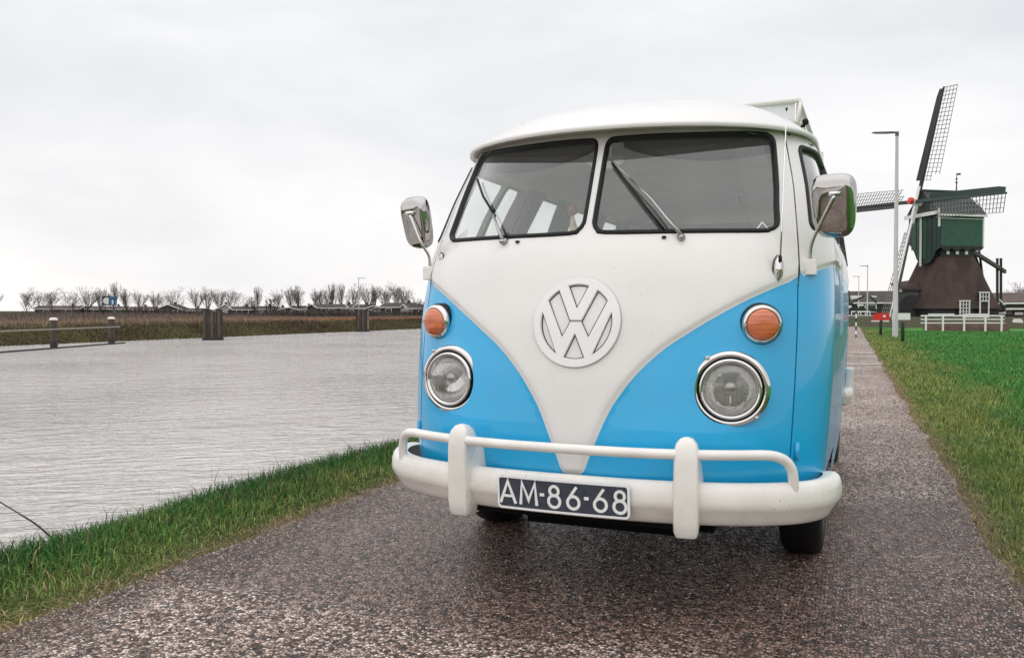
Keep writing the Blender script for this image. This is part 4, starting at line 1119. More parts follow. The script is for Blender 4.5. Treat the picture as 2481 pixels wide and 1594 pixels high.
# ------------------------------------------------------------------ grass
def grass_mat(name):
    m = bpy.data.materials.new(name); m.use_nodes = True
    t = m.node_tree; b = t.nodes['Principled BSDF']; b.inputs['Roughness'].default_value = .5; b.inputs['Specular IOR Level'].default_value = .3
    at = t.nodes.new('ShaderNodeVertexColor'); at.layer_name = 'tint'
    t.links.new(at.outputs['Color'], b.inputs['Base Color'])
    o = t.nodes['Material Output']; tl = t.nodes.new('ShaderNodeBsdfTranslucent'); t.links.new(at.outputs['Color'], tl.inputs[0]); ms = t.nodes.new('ShaderNodeMixShader'); ms.inputs[0].default_value = .22
    t.links.new(b.outputs[0], ms.inputs[1]); t.links.new(tl.outputs[0], ms.inputs[2]); t.links.new(ms.outputs[0], o.inputs['Surface'])
    return m
GRASSM = grass_mat('grass_blades')
_gzx = np.linspace(-60, 60, 2401)
def gz_np(x, y):
    base = np.interp(x, XS, [ZS.get(q, 0.0 if q < .6 else (.01 if q < 1 else (.0 if q < 3 else -.02))) for q in XS])
    return base
def blades(name, X, Y, Z, H, W, LEAN, COLS, BEND=None):
    n = len(X); th = rng.uniform(0, 2 * PI, n); ph = rng.uniform(0, 2 * PI, n)
    dx, dy = np.cos(th) * W / 2, np.sin(th) * W / 2
    lx, ly = np.cos(ph) * LEAN * H, np.sin(ph) * LEAN * H
    cz = np.sqrt(np.maximum(1 - LEAN ** 2 * .8, .05)) * H
    v = np.empty((n, 5, 3), np.float32)
    v[:, 0] = np.stack([X - dx, Y - dy, Z], 1); v[:, 1] = np.stack([X + dx, Y + dy, Z], 1)
    v[:, 2] = np.stack([X - dx * .8 + lx * .30, Y - dy * .8 + ly * .30, Z + cz * .6], 1); v[:, 3] = np.stack([X + dx * .8 + lx * .30, Y + dy * .8 + ly * .30, Z + cz * .6], 1)
    v[:, 4] = np.stack([X + lx, Y + ly, Z + cz * (1 - .35 * LEAN)], 1)
    me = bpy.data.meshes.new(name); me.vertices.add(n * 5); me.vertices.foreach_set('co', v.ravel())
    idx = (np.arange(n)[:, None] * 5 + np.array([0, 1, 3, 0, 3, 2, 2, 3, 4])[None]).astype(np.int32).ravel()
    me.loops.add(n * 9); me.loops.foreach_set('vertex_index', idx)
    me.polygons.add(n * 3); me.polygons.foreach_set('loop_start', np.arange(0, n * 9, 3, dtype=np.int32)); 
    me.update(calc_edges=True)
    ca = me.color_attributes.new('tint', 'FLOAT_COLOR', 'POINT')
    c = np.ones((n, 5, 4), np.float32); c[:, :, :3] = COLS[:, None, :]
    ca.data.foreach_set('color', c.ravel())
    me.materials.append(GRASSM)
    o = link(name, me); return o
def nfield(x, y, s, seed):      # cheap smooth random field
    r = np.random.default_rng(seed); o = np.zeros_like(x)
    for k in range(7):
        a = r.uniform(0, 2 * PI); f = s * r.uniform(.5, 2.2); p = r.uniform(0, 2 * PI)
        o += np.sin((x * np.cos(a) + y * np.sin(a)) * f + p)
    return o / 7 * 1.8
def lerp3(a, b, t): return np.array(a)[None] * (1 - t[:, None]) + np.array(b)[None] * t[:, None]
G_DARK, G_MID, G_YEL, G_DRY = (.018, .105, .020), (.095, .235, .040), (.330, .350, .095), (.48, .33, .19)
# near-left verge and bank crest
def verge_left():
    parts = []
    for y0, y1, dens in ((.2, 4, 6500), (4, 9, 4200), (9, 22, 1600), (22, 60, 350), (-6, .2, 1200)):
        n = int((y1 - y0) * 1.75 * dens); X = rng.uniform(-4.15, -2.40, n); Y = rng.uniform(y0, y1, n)
        e = nfield(X * .2, Y, 3.0, 5) * .06
        t = np.clip((-2.50 + e - X) / .75, 0, 1)        # 0 at the asphalt, 1 at the crest
        keep = rng.uniform(0, 1, n) < np.clip(.22 + t * 4.5, 0, 1)
        keep &= X < -2.40 + e
        X, Y, t = X[keep], Y[keep], t[keep]; n = len(X)
        pat = nfield(X, Y, 2.6, 11); pat2 = nfield(X, Y, 7.0, 12)
        H = (.036 + .080 * t + .030 * np.clip(pat, -1, 1) * t) * rng.uniform(.55, 1.35, n)
        tall = rng.uniform(0, 1, n) < .012 * (t > .8); H = np.where(tall, H * 1.7, H)
        W = rng.uniform(.0028, .0058, n) * (1 + np.clip((Y - 5) / 12, 0, 3))
        lean = np.clip(rng.uniform(.15, .95, n) + .25 * (1 - t), 0, 1.1)
        g = lerp3(G_MID, G_DARK, np.clip(t * .9 - .15 + pat * .35, 0, 1)); yl = np.clip(.72 - t * 1.05 - pat2 * .35 + rng.normal(0, .28, n), 0, 1); g = g * (1 - yl[:, None]) + np.array(G_YEL) * yl[:, None]
        dr = np.clip(.7 - t * 12 + rng.normal(0, .3, n), 0, 1) + (rng.uniform(0, 1, n) < .04); dr = np.clip(dr, 0, 1); g = g * (1 - dr[:, None]) + np.array(G_DRY) * dr[:, None]
        dk = rng.uniform(0, 1, n) < .28; g[dk] *= .35
        g *= rng.uniform(.65, 1.45, n)[:, None]
        parts.append((X, Y, gz_np(X, Y) - .003, H, W, lean, g))
    return [np.concatenate([p[i] for p in parts]) for i in range(7)]
tag(blades('grass', *verge_left()), 'dark green grass growing along the canal bank', 'grass', kind='stuff')
def verge_right():
    parts = []
    for y0, y1, dens, hk in ((1.8, 4.5, 6000, 1), (4.5, 7, 4600, 1), (7, 11, 2600, 1), (11, 18, 1300, 1.0), (18, 30, 560, 1.0), (30, 48, 200, 1.0)):
        xm = .62 + .24 * y1 + .6
        n = int((y1 - y0) * (xm - .5) * dens); X = rng.uniform(.46, xm, n); Y = rng.uniform(y0, y1, n)
        e = nfield(X * .2, Y, 3.0, 25) * .07
        d = X - (.60 + e); ok = d > -.06; t = np.clip(d / .8, 0, 1)
        ok &= rng.uniform(0, 1, n) < np.clip(.22 + t * 5, 0, 1)
        X, Y, t, d = X[ok], Y[ok], t[ok], d[ok]; n = len(X)
        pat = nfield(X, Y, 1.8, 31); pat2 = nfield(X, Y, 5.0, 32)
        H = (.030 + .055 * np.clip(t * 1.6, 0, 1) + .022 * pat * t) * rng.uniform(.55, 1.4, n) * hk
        H = np.maximum(H, .015)
        W = rng.uniform(.0030, .0060, n) * (1 + np.clip((Y - 4) / 7, 0, 5))
        lean = np.clip(rng.uniform(.25, 1.05, n), 0, 1.1)
        lawn = np.clip((d - .55) / .9 + pat2 * .2, 0, 1)
        g = lerp3((.150, .255, .060), (.075, .270, .055), lawn)
        yl = np.clip(.58 - lawn * .75 - pat2 * .35 + rng.normal(0, .25, n), 0, 1); g = g * (1 - yl[:, None]) + np.array(G_YEL) * yl[:, None]
        dr = np.clip(.7 - d * 14 + rng.normal(0, .35, n), 0, 1); g = g * (1 - dr[:, None]) + np.array(G_DRY) * dr[:, None]
        dk = rng.uniform(0, 1, n) < .26; g[dk] *= .35
        g *= rng.uniform(.7, 1.35, n)[:, None]
        parts.append((X, Y, gz_np(X, Y) - .003, H, W, lean, g))
    return [np.concatenate([p[i] for p in parts]) for i in range(7)]
tag(blades('grass', *verge_right()), 'bright green meadow grass with a yellowed edge beside the path', 'grass', kind='stuff')
# dead straw matted along both asphalt edges
def straw():
    n = 9000; side = rng.uniform(0, 1, n) < .5; Y = rng.uniform(1.2, 16, n)
    e = nfield(np.zeros(n), Y, 3.0, 5) * .06
    X = np.where(side, -2.50 + rng.normal(-.03, .05, n), .60 + rng.normal(.03, .06, n))
    H = rng.uniform(.03, .08, n); g = lerp3(G_DRY, (.16, .085, .045), rng.uniform(0, 1, n)) * rng.uniform(.7, 1.3, n)[:, None]
    return X, Y, np.full(n, .016), H, rng.uniform(.0022, .004, n), np.full(n, 1.08), g
tag(blades('dead_straw', *straw()), 'dead straw matted along the crumbled asphalt edges', 'straw', kind='stuff')
# far bank: tussocks above the waterline, reed belt behind the dyke
def far_grass():
    P = []
    n = 42000; Y = rng.uniform(22, 175, n); X = rng.uniform(-46.8, -43.2, n); pat = nfield(X, Y, .5, 41)
    P.append((X, Y, gz_np(X, Y), rng.uniform(.10, .32, n) * (1 + .3 * pat), rng.uniform(.03, .07, n), rng.uniform(.2, .9, n), lerp3((.120, .112, .045), (.085, .058, .034), np.clip(.60 + .5 * pat + rng.normal(0, .2, n), 0, 1)) * rng.uniform(.7, 1.3, n)[:, None]))
    n = 6000; Y = rng.uniform(22, 175, n); X = rng.uniform(-43.3, -42.5, n)
    P.append((X, Y, np.full(n, -1.0), rng.uniform(.1, .3, n), rng.uniform(.04, .09, n), rng.uniform(.1, .8, n), lerp3((.018, .014, .010), (.05, .04, .02), rng.uniform(0, 1, n))))
    return [np.concatenate([p[i] for p in P]) for i in range(7)]
tag(blades('bank_grass', *far_grass()), 'rough olive grass on the far canal bank', 'grass', kind='stuff')
def reeds():
    n = 90000; Y = rng.uniform(18, 260, n); X = -50.5 - rng.uniform(0, 1, n) ** 1.6 * 22
    far = np.clip((Y - 62) / 30, 0, 1) * np.clip((200 - Y) / 40, 0, 1)
    inner = np.clip((-50.5 - X) / 9, 0, 1)
    H = (.50 + .80 * inner) * rng.uniform(.72, 1.06, n) * (1 - .50 * far)
    redd = far * np.clip(1.2 - inner * 1.5, 0, 1)
    g = lerp3((.30, .215, .145), (.155, .115, .100), inner); g = g * (1 - redd[:, None] * .9) + np.array((.46, .17, .085)) * redd[:, None] * .9
    g *= rng.uniform(.65, 1.3, n)[:, None]
    return X, Y, gz_np(X, Y), H, rng.uniform(.05, .12, n), rng.uniform(.02, .35, n), g
tag(blades('reed_bed', *reeds()), 'brown winter reeds behind the far dyke', 'reeds', kind='stuff')
def hedge():
    n = 46000; Y = rng.uniform(24, 330, n); X = -rng.uniform(86, 104, n)
    pat = nfield(X * .3, Y, .22, 61) + .6 * nfield(X * .3, Y, .7, 62)
    H = np.clip(1.35 + 1.0 * pat, .5, 3.0) * rng.uniform(.5, 1.05, n)
    g = lerp3((.050, .038, .036), (.105, .082, .074), rng.uniform(0, 1, n)); gr = rng.uniform(0, 1, n) < .10; g[gr] = (.035, .045, .024)
    return X, Y, gz_np(X, Y), H, rng.uniform(.10, .26, n), rng.uniform(.05, .55, n), g
tag(blades('hedge', *hedge()), 'dark leafless scrub belt in front of the far houses', 'scrub', kind='stuff')
mb = MB(); V = [(-47.9, 10, .035), (-47.0, 10, .035), (-47.9, 240, .035), (-47.0, 240, .035)]
mb.add(V, [(0, 1, 3, 2)]); tag(mb.build('dyke_track', mat('pale_track', (.40, .34, .28), .9, var=.2, scale=1.5)), kind='structure')

# ------------------------------------------------------------------ bare trees
BARK = mat('bare_bark', (.075, .062, .058), .9, var=.3, scale=3)
TWIG = mat('bare_twigs', (.150, .122, .115), .9, var=.25, scale=2)
def tree_meshes(seed, h=10.0, spread=.5, up=.55, depth=6):
    r = random.Random(seed); tr = MB(); br = MB()
    def grow(p, d, ln, rad, lev):
        mb_ = tr if lev == 0 else br
        k = 3 if lev < 3 else 2; pts = [p]; q = p.copy(); dd = d.copy()
        for i in range(k):
            dd = (dd + Vector((r.gauss(0, .10), r.gauss(0, .10), .06 * up))).normalized(); q = q + dd * (ln / k); pts.append(q.copy())
        rads = [rad * (1 - .35 * i / k) for i in range(k + 1)]
        mb_.tube(pts, rads, 5 if lev < 2 else 3, cap=False)
        if lev >= depth: return
        nb = r.choice((3, 3, 4)) if lev < 2 else r.choice((2, 2, 3))
        if lev == 0: nb = 5
        for i in range(nb + (1 if lev < 3 else 0)):
            ax = Vector((r.gauss(0, 1), r.gauss(0, 1), 0)); ax.normalize()
            ang = spread * (r.uniform(.1, .35) if i == 0 else r.uniform(.55, 1.35))
            nd = (dd + ax * math.tan(ang)).normalized(); nd = (nd + Vector((0, 0, up * .16))).normalized()
            start = pts[-1] if i < 2 else pts[r.randint(1, k)]
            grow(start.copy(), nd, ln * r.uniform(.60, .90), max(rad * .60, .017), lev + 1)
    grow(Vector((0, 0, -.3)), Vector((0, 0, 1)), h * .25, h * .014, 0)
    return tr, br
TREES = []
for sd_, hh, sprd, upp in ((1, 9.0, .60, 1.1), (2, 10.0, .42, 1.7), (3, 8.5, .68, .8), (4, 11.0, .34, 2.3), (5, 9.5, .52, 1.3)):
    tr, br = tree_meshes(sd_, hh, sprd, upp, 5)
    holder = []
    for nm, q, m_ in (('trunk', tr, BARK), ('crown', br, TWIG)):
        me = bpy.data.meshes.new(nm); me.from_pydata(q.v, [], q.f); me.materials.append(m_); holder.append(me)
    zt = max(v[2] for v in br.v); TREES.append((holder, zt))
def ray_pt(px, py, depth):     # a pixel of the photograph at a given depth, used to find where a thing stands
    r = (px - 1240.5) / F_PX; u = -(py - 797) / F_PX; d = 1.0
    d, u = d * math.cos(CAM_PITCH) - u * math.sin(CAM_PITCH), d * math.sin(CAM_PITCH) + u * math.cos(CAM_PITCH)
    return Vector(((r * math.cos(CAM_YAW) - d * math.sin(CAM_YAW)) * depth, (r * math.sin(CAM_YAW) + d * math.cos(CAM_YAW)) * depth, u * depth + CAM_H))
def put_tree(px, ytop, depth, var, label, group, zg=-.3):
    p = ray_pt(px, ytop, depth); hs, zt = TREES[var]
    s = (p.z - zg) / zt
    t = thing('bare_tree', label, 'tree', (p.x, p.y, zg), (0, 0, random.uniform(0, 6.28)), group)
    t.scale = (s * 1.25, s * 1.25, s)
    for me in hs: link(me.name, me, t)
TL = [(-25, 706, 300, 4, 'small bare tree at the left edge of the far tree line'),
 (62, 697, 225, 0, 'low bushy bare tree, first of the cluster near the left edge'),
 (92, 694, 230, 2, 'bushy bare tree in the middle of the left cluster'),
 (122, 696, 222, 0, 'dark bare tree leaning right, last of the left cluster'),
 (178, 696, 215, 2, 'bare tree standing left of the tree with crooked limbs'),
 (206, 692, 220, 4, 'crooked bare tree left of the blue and white sign'),
 (236, 694, 230, 1, 'slim bare tree just left of the blue and white sign'),
 (276, 679, 220, 3, 'tallest bare tree, rising behind the blue and white sign'),
 (312, 697, 225, 4, 'fine bare tree just right of the tallest tree'),
 (340, 699, 230, 0, 'bare tree over the white-walled shed'),
 (368, 703, 222, 1, 'small bare tree right of the white-walled shed'),
 (416, 691, 205, 2, 'lone dark bare tree with a round crown over a gabled roof'),
 (478, 695, 215, 0, 'bare tree left of the timber mooring dolphin'),
 (505, 692, 222, 1, 'narrow bare tree directly above the nearer timber dolphin'),
 (534, 698, 228, 4, 'short bare tree right of the nearer timber dolphin'),
 (560, 694, 220, 0, 'fan-shaped bare tree two to the right of the timber dolphin'),
 (622, 689, 205, 3, 'straight lone bare tree with an upright leader'),
 (600, 714, 215, 2, 'low bare tree at the foot of the straight lone tree'),
 (674, 701, 230, 0, 'low spreading bare tree right of the conifers'),
 (708, 689, 225, 1, 'upright bare tree at the start of the dense row'),
 (732, 690, 222, 4, 'second bare tree of the dense row'),
 (760, 696, 224, 1, 'third bare tree of the dense row, thinner than its neighbours'),
 (786, 690, 224, 0, 'wide bare tree before the tall poplars'),
 (806, 682, 220, 3, 'tall bare poplar, left of the pair in the dense row'),
 (828, 682, 224, 3, 'tall bare poplar, right of the pair in the dense row'),
 (852, 686, 222, 1, 'bare tree just left of the far lamp post'),
 (884, 685, 218, 4, 'bare tree just right of the far lamp post'),
 (906, 687, 216, 3, 'bare tree with a dark trunk over the dark houses'),
 (925, 690, 222, 1, 'bare tree between the dark trunk and the last round crowns'),
 (962, 680, 200, 0, 'broad bare tree nearest the left mirror of the van'),
 (988, 690, 205, 1, 'bare tree partly behind the left mirror of the van'),
 (1018, 712, 190, 2, 'low bare tree beside the blue corner of the van')]
for px, yt, dp, v_, lb in TL: put_tree(px, yt, dp, v_, lb, 'bare trees along the far bank')
for px, yt, dp, v_, lb in ((2440, 700, 150, 2, 'bare tree right of the windmill posts'), (2462, 690, 150, 0, 'bushy bare tree at the right edge'), (2490, 680, 145, 4, 'bare tree cut by the right edge of the view'), (2418, 706, 160, 1, 'thin bare tree behind the two mill posts'),
                           (2070, 716, 170, 2, 'low bare tree behind the dark barn left of the mill'), (2100, 714, 200, 0, 'bare tree behind the barn and the pair of thin lamp posts'), (2150, 718, 200, 2, 'bare tree behind the large lamp post')):
    put_tree(px, yt, dp, v_, lb, 'bare trees beyond the windmill', 0)
# small conifers between the bare trees
for i, (px, yt) in enumerate(((646, 729), (655, 727), (664, 726), (616, 731))):
    p = ray_pt(px, yt, 200); t = thing('conifer', ['small dark conifer, left of three in a row', 'small dark conifer, middle of three in a row', 'small dark conifer, right of three in a row', 'small dark conifer at the foot of the straight lone tree'][i], 'tree', (p.x, p.y, -.3), (0, 0, 0), 'small conifers on the far bank')
    mb = MB(); hh = p.z + .3
    for k in range(70):
        f = random.random(); a = random.uniform(0, 6.28); rr = .55 * (1 - f) + .08
        c = Vector((rr * math.cos(a), rr * math.sin(a), .3 + f * (hh - .3))); d = Vector((math.cos(a) * .25, math.sin(a) * .25, .35))
        mb.add([c, c + Vector((-.12 * math.sin(a), .12 * math.cos(a), -.05)) + d * .4, c + d, c + Vector((.12 * math.sin(a), -.12 * math.cos(a), -.05)) + d * .4], [(0, 1, 2, 3)])
    mb.tube([(0, 0, 0), (0, 0, hh * .8)], [.30, .05], 6); mb.build('crown', mat('conifer_green', (.014, .022, .014), .9), t)
    mb = MB(); mb.tube([(0, 0, -.2), (0, 0, .5)], .09, 6); mb.build('trunk', BARK, t)

# ------------------------------------------------------------------ houses on the far side
RF = [mat('roof_dark', (.045, .036, .034), .8, var=.3, scale=1.5), mat('roof_brown', (.085, .055, .047), .8, var=.3, scale=1.5), mat('roof_grey', (.10, .09, .09), .8, var=.2, scale=1.5)]
WL = [mat('wall_brick', (.060, .045, .040), .9, var=.35, scale=2), mat('wall_white', (.42, .40, .38), .8, var=.15, scale=1), mat('wall_tarred', (.03, .028, .028), .8)]
PANE = mat('dark_pane', (.03, .035, .04), .1)
TRIM = mat('white_trim', (.72, .71, .69), .6, var=.06, scale=4)
def house(px, ytop, depth, wid, dep, wallh, rm, wm, label, rz=0.0, zg=-.3, nwin=2, chim=True, gable=False, group='low houses along the far bank'):
    p = ray_pt(px, ytop, depth); H = p.z - zg
    d_ = Vector((p.x, p.y)).normalized(); face = math.atan2(-d_.x, d_.y)
    t = thing('house', label, 'house', (p.x, p.y, zg), (0, 0, face + rz + (PI / 2 if gable else 0)), group)
    wallh = min(wallh, H * .72)
    if gable: wid, dep = dep, wid
    mb = MB(); mb.box((0, 0, wallh / 2), (wid, dep, wallh)); mb.add([(-wid / 2, -dep / 2, wallh), (-wid / 2, dep / 2, wallh), (-wid / 2, 0, H - .12)], [(0, 1, 2)]); mb.add([(wid / 2, -dep / 2, wallh), (wid / 2, dep / 2, wallh), (wid / 2, 0, H - .12)], [(0, 1, 2)]); mb.build('wall', wm, t)
    mb = MB(); e = .35; sl = (H - wallh) / (dep / 2)
    for s in (1, -1):
        a = [(-wid / 2 - .3, s * (dep / 2 + e), wallh - e * sl), (wid / 2 + .3, s * (dep / 2 + e), wallh - e * sl), (wid / 2 + .3, 0, H), (-wid / 2 - .3, 0, H)]
        mb.add(a + [(x, y, z + .16) for x, y, z in a], [(0, 1, 2, 3), (4, 5, 6, 7), (0, 1, 5, 4), (1, 2, 6, 5), (3, 0, 4, 7)])
    rf = mb.build('roof', rm, t)
    if chim: mb = MB(); mb.box((wid * .25, .1, H + .25), (.55, .55, .9)); mb.build('chimney', WL[0], rf)
    mb = MB()
    for s in (1, -1): mb.beam((-wid / 2 - .36, s * (dep / 2 + e), wallh - e * sl + .1), (-wid / 2 - .36, 0, H + .1), .08, .22); mb.beam((wid / 2 + .36, s * (dep / 2 + e), wallh - e * sl + .1), (wid / 2 + .36, 0, H + .1), .08, .22)
    mb.beam((-wid / 2 - .3, -(dep / 2 + e), wallh - e * sl), (wid / 2 + .3, -(dep / 2 + e), wallh - e * sl), .1, .18)
    mb.build('barge_board', TRIM, rf)
    for i in range(nwin):
        if gable: c = (-wid / 2 - .03, (-dep / 2 + dep * (i + .5) / nwin), wallh * .62); dm = (.06, min(1.3, dep / nwin * .55), 1.1)
        else: c = (-wid / 2 + wid * (i + .5) / nwin, -dep / 2 - .03, wallh * .62); dm = (min(1.5, wid / nwin * .55), .06, 1.1)
        mb = MB(); mb.box(c, dm); w = mb.build('window', TRIM, t)
        mb = MB(); mb.box((c[0] - (.04 if gable else 0), c[1] - (0 if gable else .04), c[2]), (dm[0] * (.5 if gable else .8), dm[1] * (.8 if gable else .5), .85)); mb.build('pane', PANE, w)
    return t
HL = [(150, 740, 230, 14, 8, 2.6, 1, 0, 'long low brown-roofed house, first on the left'),
 (200, 743, 235, 12, 8, 2.5, 2, 0, 'low grey-roofed house left of the billboard'),
 (262, 742, 235, 13, 9, 2.5, 1, 0, 'low brown-roofed house beneath the blue and white billboard'),
 (325, 741, 240, 16, 9, 2.6, 1, 1, 'white-walled shed with a long low roof'),
 (420, 737, 205, 8, 8, 2.0, 0, 0, 'dark gabled cottage under the lone round tree', True),
 (458, 744, 230, 12, 8, 2.4, 0, 0, 'low dark house behind the left side of the timber dolphin'),
 (548, 738, 215, 8, 7, 2.3, 0, 1, 'small dark-roofed gabled house right of the timber dolphin', True),
 (583, 741, 215, 12, 7, 2.4, 0, 0, 'dark long-roofed house left of the straight lone tree'),
 (640, 741, 220, 12, 8, 2.4, 0, 1, 'dark-roofed white house behind the row of conifers'),
 (690, 742, 222, 10, 8, 2.4, 1, 0, 'brown-roofed house at the start of the dense tree row'),
 (735, 741, 225, 11, 8, 2.4, 0, 1, 'white house with a dark roof in the dense tree row'),
 (786, 735, 215, 12, 8, 3.6, 0, 0, 'taller dark house with a flat-topped roof left of the poplars'),
 (830, 736, 215, 13, 8, 3.4, 0, 0, 'dark house beneath the two tall poplars'),
 (872, 735, 215, 13, 8, 3.4, 0, 1, 'dark-roofed house beneath the far lamp post'),
 (908, 741, 215, 8, 7, 2.4, 2, 0, 'small grey-roofed house right of the far lamp post'),
 (935, 739, 205, 8, 7, 2.6, 0, 1, 'white gabled house right of the farther timber dolphin', True),
 (972, 733, 195, 14, 8, 3.2, 0, 0, 'dark house beneath the broad tree nearest the van'),
 (1014, 735, 190, 12, 8, 3.0, 0, 1, 'white-windowed dark-roofed house at the edge of the van')]
for i, q in enumerate(HL): house(q[0], q[1] + (2, 4, 1, 3)[i % 4], q[2], q[3] * (.52 if i > 5 else .8), q[4] * .8, q[5] * .75, RF[q[6]], WL[q[7]], q[8], rz=(-.35, .25, -.1, .4)[i % 4], gable=len(q) > 9 or i % 5 == 4, nwin=2)

# ------------------------------------------------------------------ blue and white billboard
p = ray_pt(265.5, 740, 215); sc = 215 / F_PX
t = thing('billboard', 'white and blue billboard with a rounded emblem standing over the far roofs', 'sign', (p.x, p.y, p.z), (0, 0, math.atan2(-p.x, p.y)))
w_, h_ = 32 * sc, 22 * sc
NAVY = mat('sign_navy', (.012, .022, .045), .5); CYAN = mat('sign_blue', (.05, .22, .45), .5)
mb = MB(); mb.box((0, 0, h_ / 2), (w_, .25, h_)); mb.build('sign_board', NAVY, t)
pts = [(-.46, .5)] + [(-.46 + .18 - .18 * math.cos(a), .5 + .40 * math.sin(a)) for a in np.linspace(-PI / 2, PI / 2, 9)]
V = [(-.44 + .20 - .20 * math.cos(a), .5 + .36 * math.sin(a)) for a in np.linspace(-PI / 2, PI / 2, 9)] + [(-.06, .86), (-.06, .14)]
mb = MB(); nV = len(V); mb.add([(x * w_, -.14, z * h_) for x, z in V] + [(x * w_, -.12, z * h_) for x, z in V], [tuple(range(nV))] + [(i, (i + 1) % nV, nV + (i + 1) % nV, nV + i) for i in range(nV)]); mb.build('white_emblem', TRIM, t)
mb = MB(); mb.box((.22 * w_, -.14, h_ * .5), (.44 * w_, .03, h_ * .86)); mb.build('blue_panel', CYAN, t)
mb = MB(); mb.box((.10 * w_, -.17, h_ * .46), (.05 * w_, .03, h_ * .62)); mb.box((.22 * w_, -.17, h_ * .72), (.24 * w_, .03, h_ * .12)); mb.box((.34 * w_, -.17, h_ * .46), (.05 * w_, .03, h_ * .62)); mb.build('letter', NAVY, t)
mb = MB(); mb.box((.21 * w_, -.165, h_ * .38), (.12 * w_, .02, h_ * .45)); mb.build('white_panel', TRIM, t)
for s in (-1, 1): mb = MB(); mb.beam((s * w_ * .3, .1, -(p.z + .3)), (s * w_ * .3, .1, h_ * .2), .16); mb.build('post', NAVY, t)

# ------------------------------------------------------------------ mooring dolphins and posts in the canal
WOOD = mat('tarred_timber', (.045, .032, .026), .85, col2=(.085, .068, .056), scale=5, stretch=(9, 9, .6), bump=.01, bscale=6)
WOODS = [mat('plank_black', (.018, .014, .012), .8, col2=(.05, .04, .034), scale=4, stretch=(9, 9, .6)), mat('plank_brown', (.055, .040, .032), .85, col2=(.12, .095, .078), scale=4, stretch=(9, 9, .6)), mat('plank_dark', (.026, .021, .019), .8), mat('plank_pale', (.12, .10, .085), .9, col2=(.22, .19, .165), scale=4, stretch=(9, 9, .6))]
WETW = mat('wet_timber', (.014, .011, .009), .4)
STONE = mat('bollard_white', (.72, .70, .68), .7)
def dolphin(px, depth, w, zt, label):
    p = ray_pt(px, 800, depth)
    k = depth; q = Vector((p.x, p.y, 0))
    face = math.atan2(-q.x, q.y)
    t = thing('mooring_dolphin', label, 'mooring post', (q.x, q.y, WZ), (0, 0, face), 'timber mooring dolphins')
    H = zt - WZ
    n_ = 8; pw = w / n_
    for i in range(n_):
        mb = MB(); mb.box((-w / 2 + pw * (i + .5), -.42 - .02 * (i % 2), H / 2 - .1), (pw * .90, .09, H + .2 - .05 * random.random())); mb.build('plank', (WOODS[(0, 2, 1, 0, 2, 3, 1, 2, 0, 1)[(i + int(px)) % 10]]), t)
    for s in (1, -1):
        for i in range(5): mb = MB(); mb.box((s * (w / 2 - .03), -.36 + .16 * (i + .5), H / 2 - .1), (.07, .15, H + .16)); mb.build('plank', WOODS[i % 3], t)
    mb = MB()
    for x in (-.35, .35):
        for y in (-.25, .3): mb.tube([(x * w, y, -1.2), (x * w, y, H + .10)], .11, 8)
    mb.build('pile', WOOD, t); t_ = None
    mb = MB(); mb.box((0, 0, H + .02), (w * 1.04, .92, .06)); mb.build('cap', mat('dark_cap', (.02, .02, .022), .7), t)
    mb = MB(); mb.box((0, -.12, .07), (w * 1.10, 1.0, .22)); mb.build('waterline_frame', WETW, t, bevel=.03)
dolphin(516, 56.5, 1.22, 1.05, 'weathered plank-clad mooring dolphin, nearer and larger of the two')
dolphin(878, 79, 1.18, 1.05, 'dark plank-clad mooring dolphin near the van, farther of the two')
PPT = []
for px, dp, lb in ((130, 43.6, 'white-capped mooring post in the water, nearer the left edge'), (270, 49.4, 'white-capped mooring post at the end of the floating beam')):
    p = ray_pt(px, 800, dp); PPT.append(Vector((p.x, p.y, 0)))
    t = thing('mooring_post', lb, 'mooring post', (p.x, p.y, WZ), (0, 0, 0), 'white-capped mooring posts')
    mb = MB(); mb.tube([(0, 0, -1), (0, 0, 1.45)], [.17, .155], 12); mb.build('pile', WOOD, t, smooth=True, sharp=40)
    mb = MB(); mb.tube([(0, 0, -.3), (0, 0, .35)], [.185, .18], 12); mb.build('wet_foot', WETW, t, smooth=True, sharp=40)
    mb = MB(); mb.tube([(0, 0, 1.45), (0, 0, 1.52), (0, 0, 1.58)], [.20, .20, .12], 12); mb.build('cap', STONE, t, smooth=True, sharp=40)
dv = (PPT[1] - PPT[0]).normalized()
for z_, w_, m_, lb, a_, b_ in ((WZ + .03, .10, WETW, 'dark floating fender beam lying on the water along the two posts', -14, 1.2), (.10, .075, mat('grey_timber', (.26, .23, .20), .8), 'grey horizontal timber rail joining the two capped posts', -14, .6)):
    mb = MB(); mb.beam(PPT[0] + dv * a_ + Vector((0, 0, z_)) + Vector((.22, 0, 0)), PPT[1] + dv * b_ + Vector((0, 0, z_)) + Vector((.22, 0, 0)), w_, w_)
    tag(mb.build('fender_beam', m_), lb, 'beam')

